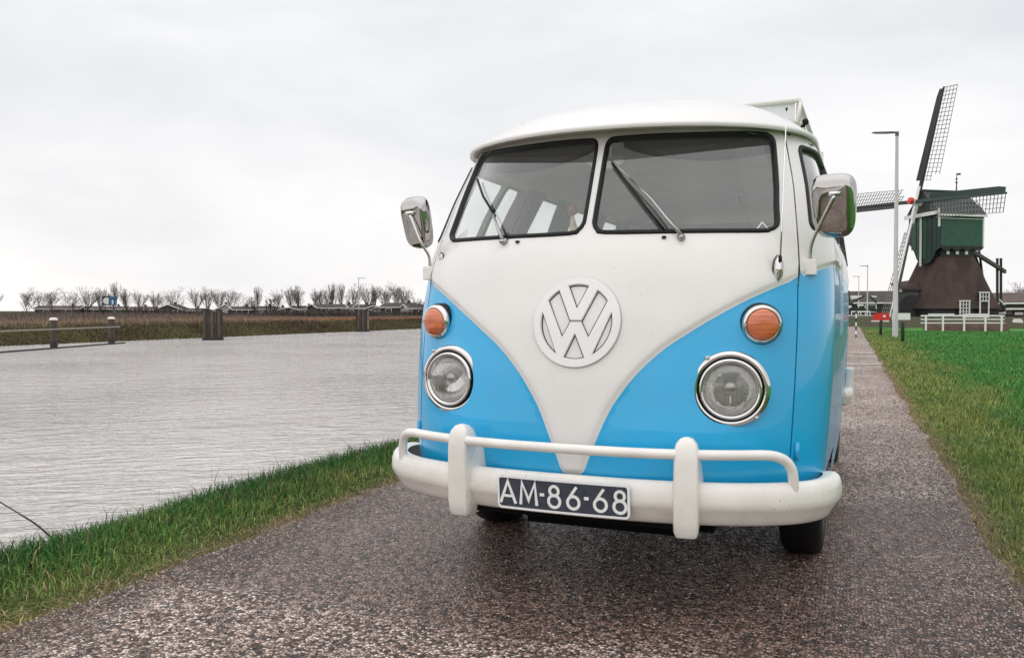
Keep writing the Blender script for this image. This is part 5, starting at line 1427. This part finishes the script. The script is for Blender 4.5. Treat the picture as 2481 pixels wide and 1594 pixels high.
# ------------------------------------------------------------------ lamp posts
GALV = mat('lamp_galvanised', (.52, .50, .50), .45, metal=.1, var=.06, scale=3)
LHEAD = mat('lamp_head_grey', (.10, .10, .105), .5)
def lamp(x, y, z0, H, r0, r1, armdir, arm, label, group, head=True):
    t = thing('street_lamp', label, 'street lamp', (x, y, z0), (0, 0, armdir), group)
    mb = MB(); mb.tube([(0, 0, -.1), (0, 0, .9), (0, 0, .95), (0, 0, H)], [r0, r0, r0 * .88, r1], 16); mb.build('pole', GALV, t, smooth=True, sharp=50)
    mb = MB(); mb.tube([(0, 0, H - .12), (0, 0, H + .03)], r1 * 1.25, 12); mb.build('pole_cap', LHEAD, t, smooth=True, sharp=50)
    k = arm / .9
    mb = MB(); secs = [(0.06, .035, .05), (-.10 * k, .06, .045), (-.25 * k, .13, .04), (-.9 * k, .12, .022), (-.98 * k, .07, .012)]
    V = []
    for x_, hw, hh in secs: V += [(x_, -hw, H - .0 - hh * .3), (x_, hw, H - .0 - hh * .3), (x_, hw * .8, H + hh), (x_, -hw * .8, H + hh)]
    mb.add(V, [(i * 4 + j, i * 4 + (j + 1) % 4, (i + 1) * 4 + (j + 1) % 4, (i + 1) * 4 + j) for i in range(4) for j in range(4)] + [(0, 1, 2, 3), (16, 17, 18, 19)])
    mb.build('lamp_head', LHEAD, t, bevel=.006)
    mb = MB(); mb.box((-.58 * k, 0, H - .022), (.5 * k, .15, .02)); mb.build('light_panel', mat('lamp_glass', (.5, .5, .48), .3), t)
    if r0 > .08: mb = MB(); mb.box((r0 * .0, -r0 - .0, .75), (.09, .012, .30)); mb.build('service_door', GALV, t)
lamp(1.64, 35.9, 0, 7.82, .105, .055, R(22), .88, 'tall pale grey street lamp in the grass left of the windmill', None)
lamp(1.75, 97.5, 0, 5.75, .07, .04, R(22), .8, 'thin street lamp left of the windmill, taller of the distant pair', 'distant street lamps by the barn')
lamp(1.10, 119, 0, 5.45, .07, .04, R(22), .8, 'thin street lamp left of the windmill, lower of the distant pair', 'distant street lamps by the barn')
p = ray_pt(869, 700, 125); lamp(p.x, p.y, -.6, ray_pt(869, 674, 125).z + .6, .08, .05, R(180), 1.1, 'distant street lamp above the trees across the canal', None)

# ------------------------------------------------------------------ windmill
PH, TILT = R(55), R(12)
HUB0 = Vector((3.816, 64.054, 8.494))
nrm_h = Vector((-math.sin(PH), -math.cos(PH), 0))        # horizontally, the way the sails face
bk = -nrm_h; hx = Vector((math.cos(PH), -math.sin(PH), 0))
nrm = Vector((-math.sin(PH) * math.cos(TILT), -math.cos(PH) * math.cos(TILT), math.sin(TILT)))
HUB = HUB0 - nrm * .5
upv = nrm.cross(hx); upv = upv if upv.z > 0 else -upv
ORG = Vector((6.15, 65.5, .62))
MILL = thing('windmill', 'black and green hollow post mill with four lattice sails beside the meadow', 'windmill', ORG)
def P_(v): return Vector(v) - ORG        # world to mill local
THATCH = mat('brown_thatch', (.088, .054, .044), .95, col2=(.026, .018, .017), scale=1.1, bump=.07, bscale=9, stretch=(1, 1, .4), detail=7)
GREEN = mat('mill_green_boards', (.028, .085, .062), .6, var=.12, scale=2)
DGREEN = mat('mill_dark_green', (.018, .042, .036), .6)
TAR = mat('mill_tar_black', (.016, .015, .017), .6, var=.4, scale=2)
MWHITE = mat('mill_white', (.74, .73, .71), .5, var=.05, scale=3)
LATT = mat('sail_lattice_wood', (.20, .195, .19), .7)
MGREY = mat('mill_grey_boards', (.085, .085, .09), .7, var=.2, scale=3)
RED = mat('signal_red', (.60, .018, .012), .4, coat=.3)
# substructure: four-sided thatched pyramid on a low tarred wall
AL_ = R(29)
ex = Vector((math.cos(AL_), math.sin(AL_), 0)); ey = Vector((-ex.y, ex.x, 0))
# ey points away; left face normal = -ex-ish, right face normal = -ey
def sq(hw, z, hd=None): hd = hd or hw; return [ex * (sx * hw) + ey * (sy * hd) + Vector((0, 0, z)) for sx, sy in ((-1, -1), (1, -1), (1, 1), (-1, 1))]
mb = MB(); mb.add([tuple(v) for v in sq(2.28, 0) + sq(2.22, .85)], [(0, 1, 5, 4), (1, 2, 6, 5), (2, 3, 7, 6), (3, 0, 4, 7)]); mb.build('base_wall', TAR, MILL)
mb = MB(); lv = [(2.50, .55), (2.42, .72), (2.02, 1.80), (1.63, 2.95), (1.28, 4.02)]
V = []
for hw, z in lv:
    c = sq(hw, z)
    for i in range(4):
        a, b = c[i], c[(i + 1) % 4]
        for k in range(5): V.append(a.lerp(b, .06 + .88 * k / 4))
mb.add([tuple(v) for v in V], [(r_ * 20 + i, r_ * 20 + (i + 1) % 20, (r_ + 1) * 20 + (i + 1) % 20, (r_ + 1) * 20 + i) for r_ in range(4) for i in range(20)])
mb.build('thatched_skirt', THATCH, MILL, smooth=True, sharp=50)
# neck with small white panes, dark
mb = MB(); mb.add([tuple(v) for v in sq(1.2, 3.9) + sq(1.2, 4.62)], [(0, 1, 5, 4), (1, 2, 6, 5), (2, 3, 7, 6), (3, 0, 4, 7), (4, 5, 6, 7)]); mb.build('neck', TAR, MILL)
for fx in (-.72, -.05, .62):
    c = ey * -1.23 + ex * fx + Vector((0, 0, 4.30)); mb = MB(); mb.box(c, (.20, .05, .22), rz=AL_); mb.build('neck_pane', MWHITE, MILL)
# buck: green body turned into the wind
def BK(x, y, z): return Vector(hx) * x + bk * y + Vector((0, 0, z))      # x across, y back
BW, BL = 1.42, 1.66; ZB0, ZB1 = 4.62, 6.92; RIDGE = 8.55
mb = MB(); V = [BK(sx * BW, sy * BL, z) for z in (ZB0, ZB1) for sx, sy in ((-1, -1), (1, -1), (1, 1), (-1, 1))]
mb.add([tuple(v) for v in V], [(0, 1, 2, 3), (0, 1, 5, 4), (1, 2, 6, 5), (2, 3, 7, 6), (3, 0, 4, 7)]); mb.build('buck', GREEN, MILL)
for i in range(16):        # weatherboards on the right side
    mb = MB(); y0 = -BL + (2 * BL) * (i + .5) / 16
    V = [BK(BW + .03, y0, (ZB0 + ZB1) / 2)]
    mb.beam(P_(ORG + BK(BW + .018, y0, ZB0 + .02)), P_(ORG + BK(BW + .018, y0, ZB1)), .205, .03, up=hx); mb.build('weatherboard', GREEN, MILL)
# scalloped dark skirt under the side
for i in range(4):
    y0 = -BL + 2 * BL * (i + .5) / 4; mb = MB(); V = [BK(BW + .05, y0 + .47 * math.cos(a), ZB0 + .12 - .30 * math.sin(a)) for a in np.linspace(0, PI, 9)]; W_ = [BK(BW - .03, y0 + .47 * math.cos(a), ZB0 + .12 - .30 * math.sin(a)) for a in np.linspace(0, PI, 9)]
    mb.add([tuple(v) for v in V + W_], [tuple(range(9)), tuple(range(17, 8, -1))] + [(i2, (i2 + 1) % 9, 9 + (i2 + 1) % 9, 9 + i2) for i2 in range(9)]); mb.build('scallop', TAR, MILL)
# breast weather screen hanging down at the front, ogee lower edge
mb = MB(); pr = [(-1.62, 7.0), (-1.62, 5.05), (-1.30, 4.80), (-1.05, 4.45), (-.80, 3.95), (-.55, 3.70), (-.1, 3.55), (.45, 3.65), (.75, 3.95), (1.0, 4.4), (1.42, 4.6), (1.42, 7.0)]
nP = len(pr); mb.add([tuple(BK(x, -BL - .06, z)) for x, z in pr] + [tuple(BK(x, -BL + .02, z)) for x, z in pr], [tuple(range(nP)), tuple(range(2 * nP - 1, nP - 1, -1))] + [(i, (i + 1) % nP, nP + (i + 1) % nP, nP + i) for i in range(nP)]); mb.build('breast_screen', DGREEN, MILL)
for x in (-1.05, -.55, -.05, .45, .95):
    mb = MB(); mb.beam(BK(x, -BL - .075, 4.6 if abs(x) > .8 else 3.95), BK(x, -BL - .075, 6.9), .40, .02, up=nrm_h); mb.build('screen_board', GREEN if x < 0 else DGREEN, MILL)
for x, z0 in ((-.30, 3.45), (1.46, 6.0), (1.46, 6.0)):
    mb = MB(); mb.beam(BK(x, -BL - .16, z0), BK(x, -BL - .16, 7.25), .13); mb.build('white_post', MWHITE, MILL)
    if x > 1: break
# roof of the buck
OV = .22
mb = MB()
for s in (1, -1):
    V = [];
    for f in (0, .35, .7, 1.0):
        xx = s * (BW + OV) * (1 - f); zz = ZB1 - .12 + (RIDGE - ZB1 + .12) * (f ** .88)
        for y in (-BL - .35, BL + .12): V.append(BK(xx, y + (.35 * f if y > 0 else 0) * -1, zz))
    mb.add([tuple(v) for v in V], [(2 * i, 2 * i + 1, 2 * i + 3, 2 * i + 2) for i in range(3)])
mb.add([tuple(BK(x, y, z)) for x, y, z in ((-BW - OV, BL + .12, ZB1 - .12), (BW + OV, BL + .12, ZB1 - .12), (0, BL - .23, RIDGE))], [(0, 1, 2)])
mb.add([tuple(BK(x, y, z)) for x, y, z in ((-BW - OV, -BL - .33, ZB1 - .12), (BW + OV, -BL - .33, ZB1 - .12), (0, -BL - .33, RIDGE))], [(0, 1, 2)])
ROOFM = mat('mill_roof_boards', (.030, .040, .040), .6, var=.3, scale=3)
rf = mb.build('roof', ROOFM, MILL)
for i in range(15):
    y = -BL - .25 + (2 * BL + .3) * i / 14; f = .96
    mb = MB(); mb.beam(BK(BW + OV + .01, y, ZB1 - .10), BK((BW + OV) * .45, y - .0, ZB1 + (RIDGE - ZB1) * .60), .035, .04); mb.build('roof_batten', MGREY, rf)
mb = MB(); mb.beam(BK(BW + OV + .03, -BL - .35, ZB1 - .16), BK(BW + OV + .03, BL + .14, ZB1 - .16), .07, .13); mb.beam(BK(BW + .04, -BL - .1, ZB1 - .36), BK(BW + .04, BL + .05, ZB1 - .36), .05, .05); mb.build('white_eave', MWHITE, MILL)
mb = MB(); mb.beam(BK(-1.7, -BL - .34, ZB1 - .05), BK(1.70, -BL - .34, ZB1 + .02), .10, .24); mb.build('front_beam', MWHITE, MILL)
mb = MB(); mb.beam(BK(0, -BL - .5, RIDGE + .03), BK(0, BL - .1, RIDGE + .03), .16, .12); mb.build('ridge', DGREEN, MILL)
mb = MB(); mb.beam(BK(BW + .02, BL + .02, ZB0), BK(BW + .02, BL + .02, ZB1), .09); mb.build('corner_board', MWHITE, MILL)
q = BK(0, BL - .9, RIDGE)
mb = MB(); mb.tube([q, q + Vector((0, 0, 1.25))], [.05, .02], 8); mb.box(q + Vector((0, 0, .65)), (.13, .13, .10)); mb.box(q + Vector((0, 0, .90)), (.12, .12, .08)); mb.box(q + Vector((.12, 0, 1.22)), (.26, .02, .14)); mb.build('weather_vane', MGREY, MILL)
# windshaft and hub
Hl = HUB - ORG
mb = MB(); mb.tube([Hl + nrm * .42, Hl - nrm * 1.5], .22, 12); mb.build('windshaft', MWHITE, MILL, smooth=True, sharp=40)
mb = MB(); mb.tube([Hl + nrm * .40, Hl + nrm * .62, Hl + nrm * .66], [.24, .22, .08], 12); mb.build('shaft_head', RED, MILL, smooth=True, sharp=40)
mb = MB(); mb.box(Hl + bk * .9 + Vector((0, 0, -.42)), (.9, .7, .28), rz=-PH); mb.build('storm_hatch', MWHITE, MILL)
# sails
TH0 = R(3.4)
for k in range(4):
    th = TH0 + k * PI / 2
    d = upv * math.cos(th) + hx * math.sin(th); side = upv * -math.sin(th) + hx * math.cos(th)    # side: the lattice side
    sl = link('sail', None, MILL)
    off = nrm * (.20 if k % 2 else .0)
    def SPt(r_, s_, o=0): return Hl + off + d * r_ + side * s_ + nrm * o
    mb = MB(); V = []
    for r_, w_ in ((0, .19), (2.2, .17), (5.0, .13), (8.0, .09)):
        for a, b in ((-1, -1), (1, -1), (1, 1), (-1, 1)): V.append(SPt(r_, a * w_ / 2 * 1.1, b * w_ / 2))
    mb.add([tuple(v) for v in V], [(i * 4 + j, i * 4 + (j + 1) % 4, (i + 1) * 4 + (j + 1) % 4, (i + 1) * 4 + j) for i in range(3) for j in range(4)] + [(12, 13, 14, 15)])
    mb.build('stock', MWHITE if k == 2 else DGREEN if k == 1 else TAR, sl)
    if k in (0, 2):
        mb = MB(); mb.beam(SPt(.2, 0, .11), SPt(1.1, 0, .11), .22, .08, up=nrm); mb.build('stock_root', MWHITE, sl)
    # leading board on the other side, lattice on this side with a twist
    def tw(r_): return R(22 - 16 * (r_ - 1.2) / 6.8)
    def LP(r_, s_):
        a = tw(r_); return Hl + off + d * r_ + side * (s_ * math.cos(a)) - nrm * (s_ * math.sin(a))
    mb = MB(); n_ = 12; V = []
    for i in range(n_ + 1):
        r_ = 1.5 + 6.4 * i / n_; V += [LP(r_, -.04), LP(r_, -.44 if i < n_ else -.36)]
    mb.add([tuple(v) for v in V], [(2 * i, 2 * i + 1, 2 * i + 3, 2 * i + 2) for i in range(n_)]); mb.build('leading_board', TAR if k != 1 else DGREEN, sl)
    LW = 1.14
    mb = MB()
    NB = 22
    for i in range(NB + 1):
        r_ = 1.55 + 6.4 * i / NB; mb.beam(LP(r_, 0), LP(r_, LW if r_ > 1.95 else LW * .55), .045, .035)
    for s_ in (.29, .57, .86, 1.14):
        r0 = 1.55 if s_ < .62 else 1.95
        pts = [LP(r0 + (7.95 - r0) * i / 8, s_) for i in range(9)]
        for i in range(8): mb.beam(pts[i], pts[i + 1], .040 if s_ < 1.3 else .055, .03)
    o = mb.build('lattice', LATT, sl); o['kind'] = 'stuff'
# tail: pole, braces, ladder, capstan posts
def tail_pt(px, py, dp): return ray_pt(px, py, dp) - ORG
z5 = lambda x, y: (2000 + x * .435, 180 + y * .435)
mb = MB(); mb.beam(BK(.0, BL, 4.75), tail_pt(*z5(1000, 1100), 66), .20, .26); mb.build('tail_pole', TAR, MILL)
mb = MB(); mb.beam(tail_pt(*z5(825, 1000), 61.5), tail_pt(*z5(935, 1300), 66), .20, .26); mb.build('tail_brace', TAR, MILL)
mb = MB(); mb.beam(tail_pt(*z5(855, 975), 61.5), tail_pt(*z5(890, 1240), 65.5), .14); mb.build('tail_brace', TAR, MILL)
mb = MB(); mb.beam(tail_pt(*z5(832, 968), 60), tail_pt(*z5(872, 962), 60), .14); mb.beam(tail_pt(*z5(858, 955), 60), tail_pt(*z5(858, 985), 60), .14); mb.build('brace_head', MWHITE, MILL)
a0, a1 = tail_pt(*z5(772, 1012), 60.2), tail_pt(*z5(930, 1300), 63); b0_, b1_ = tail_pt(*z5(805, 1008), 61), tail_pt(*z5(960, 1300), 63.8)
for a, b in ((a0, a1), (b0_, b1_)): mb = MB(); mb.beam(a, b, .09, .14); mb.build('ladder_rail', MWHITE, MILL)
for i in range(17):
    f = (i + .7) / 17; mb = MB(); mb.beam(a0.lerp(a1, f), b0_.lerp(b1_, f), .055, .055); mb.build('ladder_rung', MWHITE if i < 12 else MGREY, MILL)
for x in (957, 977):
    mb = MB(); mb.beam(tail_pt(*z5(x, 1025), 65), tail_pt(*z5(x, 1312), 65), .17); mb.build('tail_post', TAR, MILL)
mb = MB(); mb.beam(tail_pt(*z5(968, 1255), 64.5), tail_pt(*z5(1000, 1285), 64.5), .09); mb.beam(tail_pt(*z5(1000, 1285), 64.5), tail_pt(*z5(1000, 1335), 64.5), .09); mb.build('handrail', MWHITE, MILL)
mb = MB(); mb.box(tail_pt(*z5(930, 1305), 63.5), (1.6, .9, .5)); mb.build('tail_platform', TAR, MILL)
# door and window on the right-hand face (its normal is -ey)
def FP(u, z, o=0): 
    hw = 2.24; return ex * u + ey * -(hw + o) + Vector((0, 0, z))
def framed(u, z0, z1, w, nc, nr, name, label=None, lat0=None):
    fr = link(name, None, MILL); dz = z1 - z0; lo = lat0 if lat0 is not None else z0
    mb = MB(); mb.beam(FP(u, z0, .10), FP(u, z1, .10), w, .24, up=-ey); mb.build('door_leaf' if 'door' in name else 'dark_pane', TAR if 'door' in name else PANE, fr)
    mb = MB()
    for s in (-1, 1): mb.beam(FP(u + s * w / 2, z0, .24), FP(u + s * w / 2, z1, .24), .08, .07, up=-ey)
    mb.beam(FP(u - w / 2 - .06, z1, .24), FP(u + w / 2 + .06, z1, .24), .10, .08); mb.beam(FP(u - w / 2, lo, .24), FP(u + w / 2, lo, .24), .07, .07)
    mb.build('frame', MWHITE, fr)
    mb = MB()
    for i in range(1, nc): mb.beam(FP(u - w / 2 + w * i / nc, lo, .25), FP(u - w / 2 + w * i / nc, z1, .25), .045, .04, up=-ey)
    for i in range(1, nr): mb.beam(FP(u - w / 2, lo + (z1 - lo) * i / nr, .25), FP(u + w / 2, lo + (z1 - lo) * i / nr, .25), .045, .04)
    o = mb.build('glazing_bar', MWHITE, fr)
framed(1.05, .05, 1.62, .62, 3, 2, 'door', None, 1.05)
framed(-.35, .12, 1.06, .66, 3, 4, 'window')
for s in (-.43, .43):
    if s > 0: mb = MB(); mb.beam(FP(-.35 + s, .12, .20), FP(-.35 + s, 1.06, .20), .18, .05, up=-ey); mb.build('shutter', DGREEN, MILL)
# scoop-wheel housing at the lower left
LN = -ex
def LPp(u, v, z): return -ex * (2.1 + v) + ey * u + Vector((0, 0, z))      # out from the left face
c0 = tail_pt(*z5(500, 1290), 59.4); 
mb = MB(); c = c0; V = []
lw, ld = 1.25, 1.2
fx_ = Vector((1, .12, 0)).normalized(); fy_ = Vector((-.12, 1, 0))
for z in (0, 1.72): 
    for sx, sy in ((-1, -1), (1, -1), (1, 1), (-1, 1)): V.append(Vector((c.x, c.y, 0)) + fx_ * sx * lw + fy_ * sy * ld + Vector((0, 0, z)))
mb.add([tuple(v) for v in V], [(0, 1, 5, 4), (1, 2, 6, 5), (2, 3, 7, 6), (3, 0, 4, 7), (4, 5, 6, 7)]); mb.build('wheel_house', MGREY, MILL)
mb = MB(); cc = Vector((c.x, c.y, .62)) + fx_ * -.45 + fy_ * (-ld - .06); nA = 14
V = [cc + fx_ * (.80 * math.cos(a)) + Vector((0, 0, .88 * math.sin(a))) for a in np.linspace(0, PI, nA)] + [cc + fx_ * -.72 + Vector((0, 0, -.62)), cc + fx_ * .72 + Vector((0, 0, -.62))]
W_ = [v + fy_ * .1 for v in V]; nV = len(V); mb.add([tuple(v) for v in V + W_], [tuple(range(nV))] + [(i, (i + 1) % nV, nV + (i + 1) % nV, nV + i) for i in range(nV)]); mb.build('scoop_wheel_cover', TAR, MILL)
mb = MB(); a = Vector((c.x, c.y, 1.72)); V = [a + fx_ * sx * (lw + .12) + fy_ * sy * (ld + .15) + Vector((0, 0, z)) for sx, sy, z in ((-1, -1, .02), (1, -1, .10), (1, 1, .95), (-1, 1, .55))]
W_ = [v + Vector((0, 0, .12)) for v in V]; mb.add([tuple(v) for v in V + W_], [(0, 1, 2, 3), (4, 5, 6, 7), (0, 1, 5, 4), (1, 2, 6, 5), (2, 3, 7, 6), (3, 0, 4, 7)]); mb.build('wheel_house_roof', THATCH, MILL)
mb = MB(); mb.beam(V[0] + Vector((-.05, -.02, .04)), V[0] + Vector((.25, -.02, .04)), .12, .16); mb.build('eave_end', MWHITE, MILL)

# mound the mill stands on, with the brown revetment facing the meadow
mb = MB(); V = []; outl_ = [(-1.0, 61.0), (2.2, 59.0), (5.4, 57.6), (9.2, 57.8), (11.5, 60.5), (16, 66), (16, 80), (-4, 80), (-4, 66)]
for x, y in outl_: V.append((x, y, .62))
for x, y in outl_:
    c = Vector((6, 70)); q = Vector((x, y)); q2 = q + (q - c).normalized() * 1.5; V.append((q2.x, q2.y, -.15))
nO = len(outl_); mb.add(V, [tuple(range(nO))] + [(i, (i + 1) % nO, nO + (i + 1) % nO, nO + i) for i in range(nO)])
tag(mb.build('mill_mound', mat('mound_earth', (.060, .045, .030), .95, col2=(.045, .060, .022), scale=1.1, bump=.05, bscale=5)), kind='structure')

# ------------------------------------------------------------------ white railing, revetment, white beams and barrier
FA, FB = Vector((3.35, 47.5, 0)), Vector((7.25, 49.1, 0))
t = thing('railing', 'white painted three-rail fence in front of the windmill', 'fence', FA)
u = (FB - FA)
for f in (.06, .265, .52, .775, .97):
    mb = MB(); mb.beam(u * f + Vector((0, 0, -.1)), u * f + Vector((0, 0, .76)), .085); mb.build('post', MWHITE, t)
for z_ in (.78, .60, .42):
    mb = MB(); mb.beam(Vector((0, 0, z_)), u + Vector((0, 0, z_)), .06, .055 if z_ < .7 else .075); mb.build('rail', MWHITE, t)
mb = MB(); a, b = Vector((3.5, 48.6, 0)), Vector((7.6, 50.2, 0)); nn = 24; V = []
for i in range(nn + 1):
    q = a.lerp(b, i / nn); jz = .05 * fbm(i * .3, 0, 1, 2); V += [(q.x, q.y - .5, .0), (q.x, q.y - .12, .36 + jz), (q.x, q.y + .6, .42 + jz)]
mb.add(V, [(i * 3 + j, i * 3 + j + 1, (i + 1) * 3 + j + 1, (i + 1) * 3 + j) for i in range(nn) for j in range(2)])
tag(mb.build('earth_bank', mat('brown_revetment', (.10, .058, .035), .95, col2=(.055, .035, .025), scale=3, bump=.03, bscale=9), smooth=True), 'brown earthen revetment behind the white railing', 'bank')
for x0, x1, y0, y1, lb in ((575, 715, 1333, 1345, 'thin white beam lying left of the mill door'), (765, 910, 1333, 1357, 'thick white beam lying right of the mill door')):
    pa, pb = ray_pt(*z5(x0, (y0 + y1) / 2), 52), ray_pt(*z5(x1, (y0 + y1) / 2), 52)
    t = thing('white_beam', lb, 'beam', pa, group=None)
    mb = MB(); mb.beam((0, 0, 0), pb - pa, .12, (y1 - y0) * .435 * 52 / F_PX); mb.build('beam_board', MWHITE, t)
    mb = MB()
    for f in (.08, .92):
        mb = MB(); mb.beam((pb - pa) * f + Vector((0, .05, 0)), (pb - pa) * f + Vector((0, .05, -pa.z - .05)), .09); mb.build('support', TAR, t)
pa, pb = ray_pt(*z5(265, 1350), 36), ray_pt(*z5(357, 1350), 36); pc, pd = ray_pt(*z5(372, 1349), 37), ray_pt(*z5(470, 1349), 37)
t = thing('barrier', 'red and white barrier board on posts beside the street lamp', 'barrier', (pa.x, pa.y, 0))
o_ = Vector((pa.x, pa.y, 0))
V = []; ua = (pb - pa); hh = .30
mb = MB(); pr = [(0, -.08), (.03, -.15), (1.0, -.15), (1.0, .15), (.22, .15), (.06, .11), (0, .03)]; yy = Vector((0, .05, 0))
mb.add([tuple(pa + ua * a + Vector((0, 0, b)) - o_) for a, b in pr] + [tuple(pa + ua * a + Vector((0, .12, b)) - o_) for a, b in pr], [tuple(range(7)), tuple(range(13, 6, -1))] + [(i, (i + 1) % 7, 7 + (i + 1) % 7, 7 + i) for i in range(7)]); mb.build('red_board', RED, t)
mb = MB(); mb.box(pa + ua * .68 - o_ + Vector((0, -.02, .02)), (.10, .03, .09)); mb.build('reflector', MWHITE, t)
for f in (.15, .78): mb = MB(); mb.box(pa + ua * f - o_ + Vector((0, .0, -.185)), (.24 if f > .5 else .34, .06, .05)); mb.build('white_foot_strip', MWHITE, t)
mb = MB(); mb.beam(pc - o_, pd - o_, .08, .29); mb.build('white_board', MWHITE, t)
for q in (ray_pt(*z5(305, 1380), 36.2), ray_pt(*z5(425, 1380), 37.1)):
    mb = MB(); mb.beam(Vector((q.x, q.y + .1, -.1)) - o_, Vector((q.x, q.y + .1, q.z)) - o_, .075); mb.build('post', mat('post_green', (.045, .07, .045), .8), t)
for px, py, dp, lb in ((430, 1495, 28.3, 'short dark green post in the grass right of the street lamp'), (308, 1455, 34.5, 'short dark green post in the grass left of the street lamp')):
    q = ray_pt(*z5(px, py), dp); mb = MB(); mb.tube([(0, 0, -.1), (0, 0, .62), (0, 0, .66)], [.055, .05, .03], 8); o = mb.build('marker_post', mat('post_dark_green', (.018, .032, .020), .8), smooth=True); o.location = (q.x, q.y, 0); tag(o, lb, 'post', 'short dark posts in the meadow')
q = ray_pt(*z5(1070, 1378), 50)
mb = MB(); pr = [(-.17, 0), (.17, 0), (.26, .10), (.26, .42), (.17, .54), (-.17, .54), (-.26, .42), (-.26, .10)]
mb.add([(x, -.12, z) for x, z in pr] + [(x, .12, z) for x, z in pr], [tuple(range(8)), tuple(range(15, 7, -1))] + [(i, (i + 1) % 8, 8 + (i + 1) % 8, 8 + i) for i in range(8)])
o = mb.build('marker_stone', STONE); o.location = (q.x, q.y, .02); tag(o, 'white eight-sided marker stone at the right edge by the meadow', 'marker')

# ------------------------------------------------------------------ barns and fences beyond
house(2110, 708, 120, 14, 9, 2.2, RF[0], WL[2], 'wide dark-roofed barn left of the windmill behind the lamp posts', zg=0, nwin=3, chim=False, group=None)
house(2470, 712, 105, 9, 9, 2.0, RF[1], WL[0], 'brown-roofed house at the right edge beyond the mill', zg=0, nwin=2, chim=False, group=None)
# small drawbridge frame in front of the barn
pa = ray_pt(2058, 735, 95); t = thing('drawbridge', 'dark timber drawbridge frame with white beams left of the barn', 'bridge', (pa.x, pa.y, 0))
o_ = Vector((pa.x, pa.y, 0)); g_ = lambda x, y, d_=95: ray_pt(2030 + x * .1949, 560 + y * .1949, d_) - o_
for a, b, w_, m_, nm in ((g_(130, 740), g_(150, 1010), .22, TAR, 'upright'), (g_(160, 900), g_(330, 800), .16, TAR, 'balance_arm'), (g_(400, 810), g_(480, 890), .16, TAR, 'balance_arm'), (g_(150, 812), g_(300, 812), .16, MWHITE, 'white_beam'), (g_(160, 835), g_(240, 825), .2, MWHITE, 'white_beam'), (g_(245, 920), g_(315, 920), .18, MWHITE, 'white_beam'), (g_(50, 945), g_(165, 940), .28, MWHITE, 'white_beam'), (g_(415, 812), g_(480, 812), .14, MWHITE, 'white_beam')):
    mb = MB(); mb.beam(a, b, w_); mb.build(nm, m_, t)
mb = MB(); mb.beam(g_(150, 970), g_(480, 985), .3, .35); mb.build('deck', TAR, t)
for i, (x0, x1, y_, d_, lb) in enumerate(((170, 400, 1000, 80, 'white low rail before the drawbridge, upper one'), (60, 430, 1052, 70, 'white low rail before the drawbridge, lower one'))):
    a, b = ray_pt(2030 + x0 * .1949, 560 + y_ * .1949, d_), ray_pt(2030 + x1 * .1949, 560 + y_ * .1949, d_)
    t = thing('low_fence', lb, 'fence', (a.x, a.y, 0)); o_ = Vector((a.x, a.y, 0))
    mb = MB(); mb.beam(a - o_, b - o_, .08, .12); mb.build('rail', MWHITE, t)
    for f in np.linspace(0, 1, 5):
        q = a.lerp(b, f) - o_; mb = MB(); mb.beam((q.x, q.y + .06, -.05), (q.x, q.y + .06, q.z + .02), .09); mb.build('post', TAR if i else MWHITE, t)
# slatted white marker by the path
q = ray_pt(2057, 817, 33); t = thing('marker_pole', 'thin red and white striped pole at the path edge beside the van', 'post', (q.x + .25, q.y, 0))
for i in range(7): mb = MB(); mb.tube([(0, 0, -.05 + i * .16), (0, 0, -.05 + (i + 1) * .16)], .03, 8); mb.build('band', MWHITE if i % 2 else DGREEN, t, smooth=True, sharp=40)
# dark fence line right of the mill
a, b = ray_pt(2440, 765, 56), ray_pt(2520, 766, 54); t = thing('dark_fence', 'dark timber fence at the right edge behind the white stone', 'fence', (a.x, a.y, 0)); o_ = Vector((a.x, a.y, 0))
for dz in (0, -.28): mb = MB(); mb.beam(a - o_ + Vector((0, 0, dz)), b - o_ + Vector((0, 0, dz)), .07, .13); mb.build('rail', TAR, t)
for f in np.linspace(0, 1, 4): q = a.lerp(b, f) - o_; mb = MB(); mb.beam((q.x, q.y + .05, -.05), (q.x, q.y + .05, q.z + .06), .12); mb.build('post', TAR, t)
pa = ray_pt(2450, 745, 70); t = thing('white_shed', 'low white-roofed shed at the right edge beyond the dark fence', 'shed', (pa.x + 2.0, pa.y, 0))
mb = MB(); mb.box((0, 0, .55), (4.2, 2, 1.1)); mb.build('wall', WL[0], t); mb = MB(); mb.box((0, -.1, 1.18), (4.6, 2.6, .14)); mb.build('roof', MWHITE, t)
for x in (-1.6, -.5, .6): mb = MB(); mb.box((x, -1.02, .62), (.6, .04, .6)); mb.build('window', MWHITE, t)

# ------------------------------------------------------------------ bare twig over the water, pebbles
p0 = ray_pt(98, 1278, 3.95); p1 = ray_pt(45, 1243, 3.95); p2 = ray_pt(-30, 1198, 3.9)
mb = MB(); mb.tube(catmull([p0 + Vector((.05, .1, -.14)), p0, p1, p2], 5), [.0048] * 5 + [.0042] * 5 + [.003] * 6, 6); tag(mb.build('twig', BARK, smooth=True), 'bare dark twig rising out of the bank grass over the water', 'twig')
